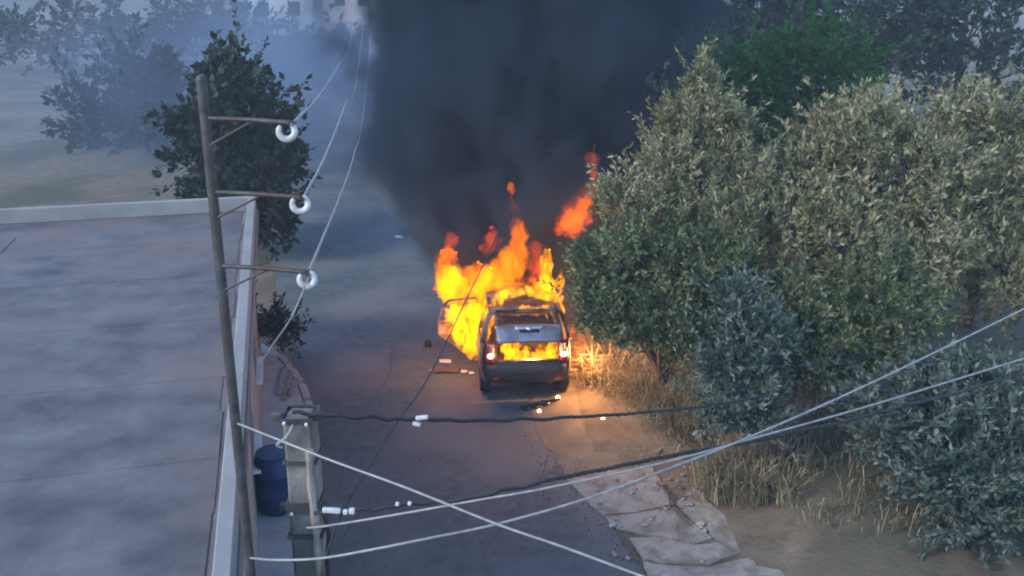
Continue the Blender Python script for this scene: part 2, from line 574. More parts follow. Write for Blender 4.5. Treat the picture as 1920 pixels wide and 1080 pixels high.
def house(name, label, cx, cy, w, d, h, rz, wall, roofm, roof='flat', wins=(), storeys=1):
    root = tag(empty(name, (cx, cy, 0), rz), label, 'house')
    P = [Vector((-w / 2, -d / 2, 0)), Vector((w / 2, -d / 2, 0)), Vector((w / 2, d / 2, 0)), Vector((-w / 2, d / 2, 0))]
    op = [[], [], [], []]
    for side, s, zz, ww, hh in wins:
        op[side].append((s, s + ww, zz, zz + hh))
    bm = bmesh.new()
    for k in range(4):
        ngon_wall(bm, P[k], P[(k + 1) % 4], 0, h, op[k])
    wl_ = bobj('wall', bm, wall, root, recalc=False)
    sol = wl_.modifiers.new('thick', 'SOLIDIFY'); sol.thickness = 0.2; sol.offset = -1
    for side, s, zz, ww, hh in wins:
        a, b = P[side], P[(side + 1) % 4]
        t = (b - a).normalized()
        nr = Vector((t.y, -t.x, 0))
        c = a + t * (s + ww / 2) - nr * 0.14
        ang = math.atan2(t.y, t.x)
        is_door = zz < 0.1
        fr = bmesh.new()
        rot = Matrix.Rotation(ang, 3, 'Z')
        for dx, dz, sx, sz in ((-ww / 2 + 0.03, 0, 0.06, hh), (ww / 2 - 0.03, 0, 0.06, hh), (0, -hh / 2 + 0.03, ww - 0.12, 0.06), (0, hh / 2 - 0.03, ww - 0.12, 0.06)):
            box(fr, c + t * dx + Vector((0, 0, zz + hh / 2 + dz)), (sx, 0.07, sz), rot)
        f = bobj('door' if is_door else 'window', fr, M['plaster_white'] if not is_door else M['wood'], root)
        pane = bmesh.new()
        box(pane, c - nr * 0.02 + Vector((0, 0, zz + hh / 2)), (ww - 0.12, 0.02, hh - 0.12), rot)
        bobj('door_leaf' if is_door else 'pane', pane, M['wood'] if is_door else M['dark_glass'], f)
        if not is_door:
            boxobj('sill', c + nr * 0.17 + Vector((0, 0, zz - 0.03)), (ww + 0.1, 0.16, 0.05), M['plaster_white'], f, 0.005, rot)
    if roof == 'flat':
        rf = boxobj('roof', (0, 0, h + 0.09), (w + 0.36, d + 0.36, 0.18), roofm, root, 0.012)
        bm = bmesh.new()
        ph, pt = 0.28, 0.14
        W, DD = w + 0.30, d + 0.30
        for x, y, sx, sy in ((0, -DD / 2 + pt / 2, W, pt), (0, DD / 2 - pt / 2, W, pt), (-W / 2 + pt / 2, 0, pt, DD - 2 * pt - 0.004), (W / 2 - pt / 2, 0, pt, DD - 2 * pt - 0.004)):
            box(bm, (x, y, h + 0.182 + ph / 2), (sx, sy, ph), None, 0.01)
        bobj('parapet', bm, wall, rf)
    else:
        rh = w * 0.24
        bm = bmesh.new()
        e = 0.45
        A = [bm.verts.new(v) for v in ((-w / 2 - e, -d / 2 - e, h + 0.01), (w / 2 + e, -d / 2 - e, h + 0.01), (w / 2 + e, d / 2 + e, h + 0.01), (-w / 2 - e, d / 2 + e, h + 0.01))]
        B = [bm.verts.new(v) for v in ((-w / 2 + d * 0.3, 0, h + rh), (w / 2 - d * 0.3, 0, h + rh))]
        for q in ((A[0], A[1], B[1], B[0]), (A[1], A[2], B[1]), (A[2], A[3], B[0], B[1]), (A[3], A[0], B[0]), (A[3], A[2], A[1], A[0])):
            bm.faces.new(q)
        rf = bobj('roof', bm, roofm, root)
        boxobj('chimney', (w * 0.2, d * 0.15, h + rh * 0.8), (0.5, 0.5, 1.1), wall, rf, 0.02)
    return root


# the long flat roofed house on the left of the road: its road face follows the pavement
hdir = math.atan2(-(17.9 - 13.8), 1.0)            # along the face
fa, fb = Vector((-3.86, 13.8, 0)), Vector((-4.84, 17.9, 0))
ft = (fb - fa).normalized()
fn = Vector((-ft.y, ft.x, 0))                     # away from the road
LEN, DEP, HGT = 13.5, 8.0, 2.95
fc = fa - ft * 8.6 + ft * LEN / 2 + fn * (DEP / 2 + 0.22)
hz = math.atan2(ft.y, ft.x) - math.pi / 2
hs = house('flat_roofed_house', 'low grey house with a bare flat concrete roof on the pavement side', fc.x, fc.y, DEP, LEN, HGT, hz, M['plaster'], M['roof_concrete'], 'flat',
           [(1, 2.0, 0.9, 1.1, 1.2), (1, 4.6, 0.02, 0.95, 2.1), (1, 7.0, 0.9, 1.1, 1.2), (1, 10.2, 0.9, 1.1, 1.2), (2, 2.0, 0.9, 1.2, 1.2), (2, 5.0, 0.9, 1.2, 1.2)])
# overlapping strips of bitumen felt laid across its roof, one by one
hroof = [c for c in hs.children if c.name.startswith('roof')][0]
felt = None
ny = 13
for i in range(2):
    for k in range(ny):
        wy_ = (LEN - 0.1) / ny
        if felt is None:
            bm = bmesh.new(); box(bm, (0, 0, 0), (DEP / 2 - 0.12, wy_ + 0.05, 0.004), None, 0.0)
            q = bobj('felt_strip', bm, M['felt'], hroof); felt = q.data
        else:
            q = mesh_obj('felt_strip', felt, None, hroof)
        q.location = ((-1 if i == 0 else 1) * (DEP / 4 - 0.03) + random.uniform(-0.04, 0.04), -LEN / 2 + 0.05 + wy_ * (k + 0.5), HGT + 0.1845 + 0.0045 * (k % 2) + 0.002 * i)
        q.rotation_euler = (0, 0, R(random.uniform(-0.5, 0.5)))

# pale houses seen through the smoke at the far end of the road
house('house', 'beige two storey house with red roof far up the road behind smoke', -15.9, 108, 8.4, 8, 6.2, R(6), M['plaster_beige'], M['tile_red'], 'hip',
      [(0, 1.2, 1.0, 1.2, 1.3), (0, 3.6, 0.02, 1.1, 2.1), (0, 6.0, 1.0, 1.2, 1.3), (0, 1.2, 3.9, 1.2, 1.3), (0, 3.6, 3.9, 1.2, 1.3), (0, 6.0, 3.9, 1.2, 1.3)])
house('house', 'pale grey two storey house left of the beige one in the haze', -21.2, 92, 5.6, 7, 5.6, R(12), M['plaster_white'], M['tile_red'], 'flat',
      [(0, 0.7, 1.0, 1.1, 1.3), (0, 3.4, 0.02, 1.0, 2.1), (0, 0.7, 3.6, 1.1, 1.3), (0, 3.4, 3.6, 1.1, 1.3)])



# ------------------------------------------------------------------ vegetation
def leaves(lobes, n, size, aspect=2.6, upbias=0.5, shell=0.55, seed=1, clump=34):
    """Many small diamond leaves spread through ellipsoids (centre, radii, weight); returns vertex and face arrays."""
    rg = np.random.default_rng(seed)
    sub = []
    for c_, r_, w_ in lobes:
        sub.append((c_, r_, w_ * 0.38))
        for q in range(11):
            dd = rg.normal(size=3); dd /= np.linalg.norm(dd); dd[2] = abs(dd[2]) * 0.8 - 0.2
            k_ = rg.uniform(0.22, 0.42)
            sub.append((np.array(list(c_)) + dd * np.array(list(r_)) * rg.uniform(0.75, 1.05), np.array(list(r_)) * k_, w_ * 0.062))
    lobes = sub
    w = np.array([l[2] for l in lobes], float); w /= w.sum()
    idx = rg.choice(len(lobes), n, p=w)
    c = np.array([list(l[0]) for l in lobes])[idx]
    r = np.array([list(l[1]) for l in lobes])[idx]
    d = rg.normal(size=(n, 3)); d /= np.linalg.norm(d, axis=1)[:, None]
    rad = 1 - (1 - shell ** 3) * 0 - (1 - rg.random(n) ** (1 / 2.2)) * 1.0
    # clumps: pull leaves towards sprig centres so gaps open between them
    p = c + d * r * rad[:, None]
    nspr = max(8, n // clump)
    tips = p[rg.choice(n, nspr)]
    tdir = d[rg.choice(n, nspr)]
    pick = rg.integers(0, nspr, n)
    lidx = rg.random(n)
    # sprig axis: outward and up
    order = rg.choice(n, nspr)
    tips = p[order]; od = d[order] * r[order]
    od /= np.linalg.norm(od, axis=1)[:, None]
    ax = od * (1 - upbias) + np.array([0, 0, 1.0]) * upbias + rg.normal(size=(nspr, 3)) * 0.35
    ax /= np.linalg.norm(ax, axis=1)[:, None]
    slen = size * rg.uniform(1.8, 5.2, nspr) * np.where(rg.random(nspr) < 0.14, 2.1, 1.0)
    a = ax[pick]
    jit = rg.normal(size=(n, 3)) * size * 0.40
    pos = tips[pick] + a * (lidx * slen[pick])[:, None] + jit * (1.15 - lidx)[:, None]
    ld = a * 0.9 + rg.normal(size=(n, 3)) * 0.55
    ld /= np.linalg.norm(ld, axis=1)[:, None]
    side = np.cross(ld, rg.normal(size=(n, 3)))
    side /= np.linalg.norm(side, axis=1)[:, None] + 1e-9
    L = size * rg.uniform(0.45, 1.5, n)[:, None]
    W = L / aspect * rg.uniform(0.7, 1.3, n)[:, None]
    nrm = np.cross(ld, side)
    v0 = pos
    v1 = pos + ld * L * 0.5 + side * W * 0.5 + nrm * W * 0.12
    v2 = pos + ld * L
    v3 = pos + ld * L * 0.5 - side * W * 0.5 + nrm * W * 0.12
    V = np.stack([v0, v1, v2, v3], 1).reshape(-1, 3)
    return V


def leaf_obj(name, V, mat, parent):
    n = len(V) // 4
    me = bpy.data.meshes.new(name)
    me.vertices.add(n * 4); me.vertices.foreach_set('co', V.astype(np.float32).ravel())
    me.loops.add(n * 4); me.loops.foreach_set('vertex_index', np.arange(n * 4, dtype=np.int32))
    me.polygons.add(n)
    me.polygons.foreach_set('loop_start', np.arange(0, n * 4, 4, dtype=np.int32))
    me.polygons.foreach_set('loop_total', np.full(n, 4, dtype=np.int32))
    me.update(calc_edges=True)
    return mesh_obj(name, me, mat, parent)


def tree(name, label, cat, base, lobes, n, size, mat, group=None, upbias=0.5, aspect=2.6, seed=1, trunk_r=0.12, limbs=True):
    """lobes: (world centre, (rx, ry, rz), weight)."""
    base = Vector(base)
    root = tag(empty(name, base), label, cat, group)
    ll = [(Vector(c) - base, r, w) for c, r, w in lobes]
    leaf_obj('crown', leaves(ll, n, size, aspect, upbias, seed=seed), mat, root)
    bm = bmesh.new()
    rnd = random.Random(seed)
    mid = sum((l[0] for l in ll), Vector()) / len(ll)
    fork = Vector((mid.x * 0.35, mid.y * 0.35, max(0.25, mid.z * 0.3)))
    tube(bm, catmull([(0, 0, -0.15), fork * 0.5 + Vector((0.04, 0.02, 0)), fork], 4), [trunk_r * (1.25 - 0.45 * k / 8) for k in range(9)], 8)
    if limbs:
        for l in ll:
            top = l[0] + Vector((0, 0, l[1][2] * 0.55))
            m1 = fork.lerp(top, 0.5) + Vector((rnd.uniform(-.15, .15), rnd.uniform(-.15, .15), rnd.uniform(-0.1, 0.2)))
            pts = catmull([fork - Vector((0, 0, 0.05)), m1, top], 5)
            tube(bm, pts, [trunk_r * 0.62 * (1 - 0.85 * k / (len(pts) - 1)) for k in range(len(pts))], 6)
            for q in range(3):
                e = l[0] + Vector((rnd.uniform(-1, 1) * l[1][0], rnd.uniform(-1, 1) * l[1][1], rnd.uniform(-0.3, 0.9) * l[1][2])) * 0.85
                s = pts[len(pts) // 2 + q % 2]
                tube(bm, [s, s.lerp(e, 0.55) + Vector((0, 0, 0.1)), e], [trunk_r * 0.28, trunk_r * 0.18, trunk_r * 0.06], 5)
    bobj('trunk', bm, M['bark'], root)
    return root


def L(px, py, d, rx, ry, w=1.0, rd=None):
    s = d / FPX
    return (D(px, py, d), (rx * s, (rd or rx) * s, ry * s), w)


# pale feathery tree rising behind the green bush
tree('feathery_tree', 'tall pale olive tree with feathery upright sprigs above the burning car', 'tree', (3.7, 18.3, 0.45),
     [L(1318, 180, 17.6, 26, 62, .35), L(1285, 235, 17.3, 42, 40, .4), L(1350, 240, 17.3, 42, 45, .4), L(1290, 300, 17.3, 75, 55, 1.0), L(1365, 320, 17.3, 65, 70, 1.0), L(1240, 330, 17.0, 45, 50, .55),
      L(1150, 395, 16.8, 34, 50, .35), L(1195, 395, 16.8, 42, 45, .5), L(1235, 400, 16.8, 70, 60, 1.0), L(1330, 420, 17.0, 100, 75, 1.3), L(1410, 400, 17.2, 60, 85, .9)],
     80000, 0.092, M['leaf_olive'], upbias=0.72, aspect=3.6, seed=3, trunk_r=0.13)
# dense green bush leaning over the car
tree('roadside_bush', 'dense green bush leaning over the right side of the burning car', 'bush', (2.75, 16.2, 0.25),
     [L(1135, 500, 16.2, 52, 58, .8), L(1210, 480, 16.0, 80, 65, 1.1), L(1310, 500, 16.0, 90, 70, 1.2), L(1130, 575, 16.0, 46, 52, .7), L(1195, 585, 15.8, 85, 70, 1.3),
      L(1295, 585, 15.8, 85, 70, 1.2), L(1190, 622, 15.7, 60, 30, .5), L(1265, 620, 15.6, 70, 30, .6), L(1310, 655, 15.2, 55, 36, .6), L(1385, 560, 16.2, 60, 100, .9)],
     85000, 0.080, M['leaf_green'], upbias=0.5, aspect=2.3, seed=5, trunk_r=0.11)
# blue-green shrub at the lower right
tree('silvery_shrub', 'blue green shrub with pale leaf tips at the edge of the bank', 'shrub', (3.95, 14.0, 0.5),
     [L(1385, 590, 14.4, 32, 60, .7), L(1340, 705, 14.2, 36, 36, .6), L(1385, 700, 14.1, 40, 45, .8), L(1410, 770, 13.8, 50, 45, 1.0), L(1350, 770, 14.0, 36, 32, .55), L(1430, 640, 14.3, 50, 70, 1.0)],
     21000, 0.09, M['leaf_blue'], upbias=0.35, aspect=2.8, seed=8, trunk_r=0.06)
# beyond the photo's edge the same growth goes on
tree('feathery_tree', 'broad pale olive tree right of the tallest feathery one', 'tree', (6.3, 18.4, 0.5),
     [L(1520, 350, 17.8, 80, 80, 1.0), L(1610, 270, 18.0, 100, 90, 1.2), L(1560, 430, 17.4, 120, 90, 1.2), L(1700, 350, 17.8, 110, 110, 1.2), L(1680, 480, 17.2, 120, 90, 1.1), L(1490, 470, 17.0, 70, 70, .8)],
     52000, 0.115, M['leaf_olive'], upbias=0.6, aspect=3.0, seed=11, trunk_r=0.15)
tree('feathery_tree', 'olive green tree at the far right edge of the bank', 'tree', (9.6, 19.0, 0.55),
     [L(1830, 280, 18.6, 110, 120, 1.1), L(1800, 430, 18.0, 110, 100, 1.1), L(1930, 400, 18.4, 100, 130, 1.0), L(1890, 540, 17.8, 110, 90, 1.0)],
     40000, 0.115, M['leaf_olive'], upbias=0.6, aspect=3.0, seed=12, trunk_r=0.15)
tree('roadside_bush', 'dark green bush under the broad olive tree on the bank', 'bush', (5.4, 15.7, 0.55),
     [L(1490, 600, 15.8, 80, 75, 1.0), L(1560, 640, 15.6, 90, 70, 1.1), L(1640, 580, 16.0, 110, 90, 1.1), L(1510, 690, 15.2, 60, 40, .6)],
     32000, 0.09, M['leaf_green'], upbias=0.42, aspect=2.3, seed=14, trunk_r=0.09)
tree('silvery_shrub', 'wide blue green shrub below the olive trees beside bare soil', 'shrub', (6.2, 13.6, 0.55),
     [L(1690, 780, 13.8, 110, 80, 1.0), L(1800, 760, 14.0, 120, 110, 1.1), L(1760, 880, 13.2, 110, 70, 1.0), L(1890, 850, 13.3, 100, 110, 1.0), L(1860, 980, 12.6, 110, 90, 1.0)],
     36000, 0.10, M['leaf_blue'], upbias=0.35, aspect=2.6, seed=15, trunk_r=0.07)
# trees behind
tree('leafy_tree', 'bright green leafy tree behind the pale feathery tree top', 'tree', (7.6, 27.0, 0.5),
     [L(1400, 150, 26.0, 75, 85, 1.0), L(1375, 230, 26.0, 70, 60, .8), L(1470, 190, 26.0, 80, 90, 1.0), L(1540, 120, 26.5, 90, 90, 1.0)],
     24000, 0.15, M['leaf_bright'], upbias=0.25, aspect=1.9, seed=17, trunk_r=0.16)
bgt = [(1275, 130, 36, 110, 150, 'tall dark tree just right of the smoke column'),
       (1215, 270, 30, 70, 90, 'low dark shrubby tree between smoke and the pale tree'),
       (1400, 30, 42, 130, 90, 'far dark tree crown over the bright green tree'),
       (1600, 40, 40, 150, 120, 'broad dark tree behind the broad olive tree'),
       (1800, 90, 38, 170, 150, 'dark tree behind the olive tree at the far right')]
for k, (px, py, d, rx, ry, lab) in enumerate(bgt):
    c = D(px, py, d)
    tree('dark_tree', lab, 'tree', (c.x, c.y, 0.45),
         [L(px, py, d, rx, ry, 1.0), L(px - rx * .5, py + ry * .5, d, rx * .7, ry * .6, .6), L(px + rx * .5, py + ry * .4, d, rx * .7, ry * .6, .6), L(px + rx * .1, py - ry * .5, d, rx * .55, ry * .6, .5)],
         9000, 0.24 * d / 36, M['leaf_dark'], group='dark trees beyond the bank', upbias=0.3, aspect=2.0, seed=20 + k, trunk_r=0.2)
# left of the road
for k, (px, py, d, rx, ry, lab) in enumerate(((575, 112, 66, 70, 34, 'low dark tree in front of the pale grey house'), (735, 100, 72, 80, 30, 'low dark tree in front of the beige house'),
                                              (120, 60, 74, 150, 70, 'wide dark tree far off on the left'), (400, 50, 80, 90, 60, 'far dark tree left of the pale grey house'))):
    c = D(px, py, d)
    tree('dark_tree', lab, 'tree', (c.x, c.y, 0.0),
         [L(px, py, d, rx, ry, 1.0), L(px - rx * .6, py + ry * .3, d, rx * .6, ry * .7, .6), L(px + rx * .6, py + ry * .3, d, rx * .6, ry * .7, .6)],
         6000, 0.42, M['leaf_dark'], group='dark trees far up the road', upbias=0.3, aspect=2.0, seed=50 + k, trunk_r=0.2)
tree('dark_tree', 'dark tree with ragged crown at the left road edge behind the insulators', 'tree', (-9.3, 27.5, 0.0),
     [L(480, 260, 27.0, 62, 75, 1.0), L(440, 350, 27.0, 85, 90, 1.2), L(515, 330, 26.6, 36, 70, .7), L(515, 415, 26.5, 30, 36, .45), L(400, 250, 27.4, 70, 80, .9), L(430, 170, 27.4, 60, 60, .7)],
     20000, 0.2, M['leaf_dark'], upbias=0.3, aspect=2.0, seed=31, trunk_r=0.18)
tree('dark_tree', 'small dark tree further up the left side of the road', 'tree', (-16.0, 44, 0.0),
     [L(300, 220, 44, 90, 90, 1.0), L(210, 240, 44, 90, 80, 1.0), L(270, 150, 44, 60, 60, .6)],
     9000, 0.3, M['leaf_dark'], upbias=0.3, aspect=2.0, seed=33, trunk_r=0.2)
tree('weedy_bush', 'small dusty weed bush at the end of the left pavement', 'bush', G(528, 655),
     [L(520, 610, 19.4, 22, 26, 1.0), L(545, 628, 19.2, 18, 20, .8), L(500, 625, 19.4, 26, 26, .8)],
     2600, 0.10, M['leaf_dark'], upbias=0.5, aspect=2.6, seed=35, trunk_r=0.03)


def blades(spots, hmin, hmax, width, lean, seed):
    rg = np.random.default_rng(seed)
    V, F = [], []
    for (b, n, spread, hs_) in spots:
        for k in range(n):
            p = Vector((b.x + rg.normal() * spread, b.y + rg.normal() * spread, b.z))
            h = rg.uniform(hmin, hmax) * hs_
            a = rg.uniform(0, 6.283)
            ln = Vector((math.cos(a), math.sin(a), 0)) * rg.uniform(0.1, lean) * h + Vector((-0.10, -0.22, 0)) * h
            w = width * rg.uniform(0.6, 1.5)
            sd_ = Vector((math.cos(a + 1.57), math.sin(a + 1.57), 0)) * w
            i = len(V)
            p1 = p + ln * 0.3 + Vector((0, 0, h * 0.55)); p2 = p + ln * 0.75 + Vector((0, 0, h * 0.92)); p3 = p + ln * 1.15 + Vector((0, 0, h * 0.95))
            V += [p - sd_, p + sd_, p1 + sd_ * .9, p1 - sd_ * .9, p2 + sd_ * .8, p2 - sd_ * .8, p3]
            F += [(i, i + 1, i + 2, i + 3), (i + 3, i + 2, i + 4, i + 5), (i + 5, i + 4, i + 6)]
    return V, F


spots = []
rnd = random.Random(4)
for k in range(210):
    t = rnd.random()
    px, py = 1100 + t * 200 + rnd.uniform(-6, 60), 725 + t * 125 + rnd.uniform(-50, 0)
    g = G(px, py)
    spots.append((g, 26, 0.10, rnd.uniform(0.6, 1.15)))
for k in range(70):
    px, py = rnd.uniform(1290, 1440), rnd.uniform(880, 960)
    g = G(px + 30, py + 10); g.z = 0.18
    spots.append((g, 24, 0.10, rnd.uniform(0.5, 0.9)))
for k in range(120):
    px, py = rnd.uniform(1430, 1920), rnd.uniform(700, 1000)
    g = G(px, py, 0.5)
    spots.append((g, 14, 0.16, rnd.uniform(0.3, 0.6)))
for k in range(40):
    t = rnd.random()
    g = G(1075 + t * 30 + rnd.uniform(-5, 12), 630 + t * 70)
    spots.append((g, 18, 0.08, rnd.uniform(0.4, 0.9)))
for k in range(420):
    t = rnd.random()
    px, py = 1085 + t * 300 + rnd.uniform(-10, 60), 700 + t * 215 + rnd.uniform(-40, 12)
    spots.append((G(px, py), 12, 0.12, rnd.uniform(0.12, 0.42)))
V, F = blades(spots, 0.35, 0.95, 0.0065, 1.0, 9)
tag(pyobj('dry_grass', V, F, M['dry']), 'tall dry yellow grass along the foot of the bank', None, None, 'stuff')

# a dead branch lying over the edge of the apron
bm = bmesh.new()
bpts = [G(1232, 905, .09), G(1252, 925, .1), G(1258, 948, .11), G(1270, 962, .1), G(1292, 985, .09)]
tube(bm, catmull(bpts, 4), [0.022 - 0.001 * k for k in range(17)], 6)
for a, b in ((1, (1290, 912)), (2, (1235, 962)), (3, (1302, 950)), (2, (1300, 930))):
    e = G(b[0], b[1], 0.16)
    tube(bm, [bpts[a], bpts[a].lerp(e, 0.5) + Vector((0, 0, 0.07)), e], [0.014, 0.010, 0.004], 5)
tag(bobj('dead_branch', bm, M['bark']), 'bare forked dead branch lying across the broken concrete', 'branch')

# ------------------------------------------------------------------ the burning car
CYAW = R(4.5)
tyre = G(909, 731)
rot = Matrix.Rotation(CYAW, 3, 'Z')
off = rot @ Vector((-0.75, 0.74, 0))
car = tag(empty('burning_car', (tyre.x - off.x, tyre.y - off.y, 0.008), CYAW), 'burning blue grey hatchback with raised tailgate and open rear door', 'car')
car_m = Matrix.Translation(car.location) @ Matrix.Rotation(CYAW, 4, 'Z')


def gridobj(name, nu, nv, fn_, mat, parent, thick=0.02, skip=None, smooth=True):
    V = [fn_(i / (nu - 1), j / (nv - 1)) for j in range(nv) for i in range(nu)]
    F = [(j * nu + i, j * nu + i + 1, (j + 1) * nu + i + 1, (j + 1) * nu + i) for j in range(nv - 1) for i in range(nu - 1)
         if not (skip and skip((i + .5) / (nu - 1), (j + .5) / (nv - 1)))]
    o = pyobj(name, V, F, mat, parent, smooth)
    if thick:
        s_ = o.modifiers.new('thick', 'SOLIDIFY'); s_.thickness = thick; s_.offset = 0
    return o


CL = 4.05
RWY, FWY, WR = 0.74, 3.22, 0.335


def hw(y, z):
    w = np.interp(z, [0.2, 0.4, 0.6, 0.78, 0.96], [0.79, 0.835, 0.85, 0.845, 0.815])
    if y < 0.5: w -= 0.10 * ((0.5 - y) / 0.5) ** 2
    if y > 3.3: w -= 0.16 * ((y - 3.3) / 0.75) ** 2
    return float(w)


def belt(y):
    return float(np.interp(y, [0, 0.5, 2.9, 3.3, 4.05], [0.985, 0.985, 0.945, 0.90, 0.72]))


def arch(y):
    z = 0.22
    for wy in (RWY, FWY):
        q = 0.375 ** 2 - (y - wy) ** 2
        if q > 0:
            z = max(z, 0.17 + math.sqrt(q))
    return z


DOOR0, DOOR1 = 1.02, 1.80
for sgn in (-1, 1):
    ys = sorted(set(list(np.linspace(0.12, CL - 0.05, 52)) + [DOOR0, DOOR1, 2.02, 2.92]))
    nz = 7
    V, F = [], []
    for y in ys:
        z0, z1 = arch(y), belt(y)
        for j in range(nz):
            z = z0 + (z1 - z0) * j / (nz - 1)
            V.append((sgn * hw(y, z), y, z))
    for i in range(len(ys) - 1):
        ym = (ys[i] + ys[i + 1]) / 2
        if sgn < 0 and DOOR0 < ym < DOOR1:
            continue
        for j in range(nz - 1):
            a = i * nz + j
            F.append((a, a + nz, a + nz + 1, a + 1))
    o = pyobj('side_panel', V, F, M['burnt'], car, True)
    s_ = o.modifiers.new('thick', 'SOLIDIFY'); s_.thickness = 0.03
    # arch lip
    for wy in (RWY, FWY):
        bm = bmesh.new()
        pts = [(sgn * (hw(wy + 0.38 * math.cos(a), 0.18 + 0.38 * math.sin(a)) + 0.004), wy + 0.38 * math.cos(a), 0.17 + 0.38 * math.sin(a)) for a in np.linspace(0.0, math.pi, 17)]
        tube(bm, pts, 0.018, 6)
        bobj('wheel_arch_lip', bm, M['bumper'], o)
    # sill
    bm = bmesh.new(); box(bm, (sgn * 0.77, 1.98, 0.25), (0.12, 1.75, 0.12), None, 0.02); bobj('sill', bm, M['burnt'], car)

# roof and pillars
gridobj('roof', 15, 12, lambda u, v: (-0.635 + 1.27 * u, 0.47 + v * 1.78, 1.435 + 0.05 * (1 - (2 * u - 1) ** 4) + 0.025 * math.sin(v * math.pi) - 0.03 * (v ** 4)), M['burnt'], car, 0.03)
for sgn in (-1, 1):
    for nm, a, b, w in (('rear_pillar', (0.785, 0.30, 0.97), (0.645, 0.52, 1.435), 0.075), ('quarter_pillar', (0.80, 1.02, 0.97), (0.66, 1.08, 1.435), 0.05),
                        ('door_pillar', (0.80, 1.82, 0.965), (0.66, 1.80, 1.44), 0.05), ('windscreen_pillar', (0.77, 2.98, 0.93), (0.63, 2.28, 1.42), 0.045)):
        bm = bmesh.new()
        a_, b_2 = Vector((sgn * a[0], a[1], a[2])), Vector((sgn * b[0], b[1], b[2]))
        tube(bm, [a_, a_.lerp(b_2, .5) + Vector((sgn * 0.02, 0, 0)), b_2], [w, w * 0.85, w * 0.75], 8)
        bobj(nm, bm, M['burnt'], car)
    bm = bmesh.new()
    tube(bm, [(sgn * 0.645, 0.46, 1.43), (sgn * 0.655, 1.2, 1.455), (sgn * 0.65, 2.25, 1.42)], 0.035, 8)
    bobj('roof_rail', bm, M['burnt'], car)
    # rear quarter window pane
    pyobj('quarter_window', [(sgn * 0.80, 0.37, 0.985), (sgn * 0.805, 0.99, 0.985), (sgn * 0.675, 1.04, 1.41), (sgn * 0.665, 0.56, 1.41)], [(0, 1, 2, 3)], M['glass'], car)
# bonnet, windscreen, nose
gridobj('bonnet', 13, 8, lambda u, v: ((-1 + 2 * u) * (hw(3.0 + v * 0.98, 0.9) - 0.03), 3.0 + v * 0.98 - 0.10 * (2 * u - 1) ** 2 * v, 0.945 - 0.03 * (2 * u - 1) ** 4 - 0.19 * v ** 1.8 + 0.03 * math.sin(v * 3)), M['paint'], car, 0.02)
gridobj('windscreen', 9, 5, lambda u, v: ((-1 + 2 * u) * (0.74 - 0.12 * v), 2.96 - 0.68 * v + 0.06 * (1 - (2 * u - 1) ** 2), 0.95 + 0.46 * v), M['glass'], car, 0.006)


def bump_fn(y0, s, prof):
    def f(u, v):
        x = -1 + 2 * u
        xx = math.copysign(abs(x) ** 0.9, x) * 0.835
        wrap = 0.30 * max(0.0, (abs(x) - 0.62) / 0.38) ** 2.4
        z = np.interp(v, [0, 1], [0.20, 0.66])
        bul = np.interp(v, [0, .15, .35, .62, .78, .82, 1], prof)
        return (xx * (1 - 0.02 * abs(bul)), y0 + s * (wrap + bul), float(z))
    return f


rb = gridobj('rear_bumper', 33, 16, bump_fn(0.02, 1, [0.13, 0.05, 0.0, -0.02, -0.02, 0.02, 0.06]), M['bumper'], car, 0.02)
gridobj('front_bumper', 25, 10, bump_fn(CL - 0.02, -1, [0.10, 0.04, 0.0, -0.02, -0.01, 0.02, 0.06]), M['bumper'], car, 0.02)
bm = bmesh.new(); box(bm, (0, 0.006, 0.435), (0.55, 0.02, 0.10), None, 0.008); bobj('plate_recess', bm, M['black'], rb)
for sgn in (-1, 1):
    bm = bmesh.new(); box(bm, (sgn * 0.58, 0.012, 0.33), (0.12, 0.02, 0.05), None, 0.008); bobj('reflector', bm, M['red_lens'], rb)
    # headlights on the far end
    bm = bmesh.new(); box(bm, (sgn * 0.60, CL - 0.13, 0.70), (0.30, 0.12, 0.14), None, 0.04, 2); bobj('headlight', bm, M['chrome'], car)
# rear corners round the boot opening
for sgn in (-1, 1):
    def corner(u, v, sgn=sgn):
        P = [(0.575, 0.075), (0.66, 0.062), (0.735, 0.085), (0.775, 0.16), (0.785, 0.30)]
        q = u * (len(P) - 1); i = min(int(q), len(P) - 2); f = q - i
        x = P[i][0] * (1 - f) + P[i + 1][0] * f; y = P[i][1] * (1 - f) + P[i + 1][1] * f
        z = 0.60 + 0.40 * v
        return (sgn * (x - 0.02 * v), y + 0.10 * v ** 2, z)
    gridobj('rear_corner', 13, 7, corner, M['burnt'], car, 0.025)

    def lens(v0, v1, proud):
        return lambda u, v: (lambda p: (p[0] + sgn * 0.004, p[1] - proud * math.sin(math.pi * min(1, max(0, u))) ** 0.5 - 0.012, p[2]))(corner(0.12 + 0.62 * u, v0 + (v1 - v0) * v))
    tl = gridobj('tail_light', 9, 9, lens(0.12, 0.98, 0.03), M['red_lens'], car, 0.02)
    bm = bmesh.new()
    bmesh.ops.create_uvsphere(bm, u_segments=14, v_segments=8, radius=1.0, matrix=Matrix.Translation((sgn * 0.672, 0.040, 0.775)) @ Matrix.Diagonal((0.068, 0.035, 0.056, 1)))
    bobj('lamp_glass', bm, M['lens_glow'], tl, True)
    bm = bmesh.new()
    box(bm, (sgn * 0.665, 0.055, 0.91), (0.055, 0.03, 0.17), None, 0.014, 2)
    bobj('clear_lens', bm, M['chrome'], tl)
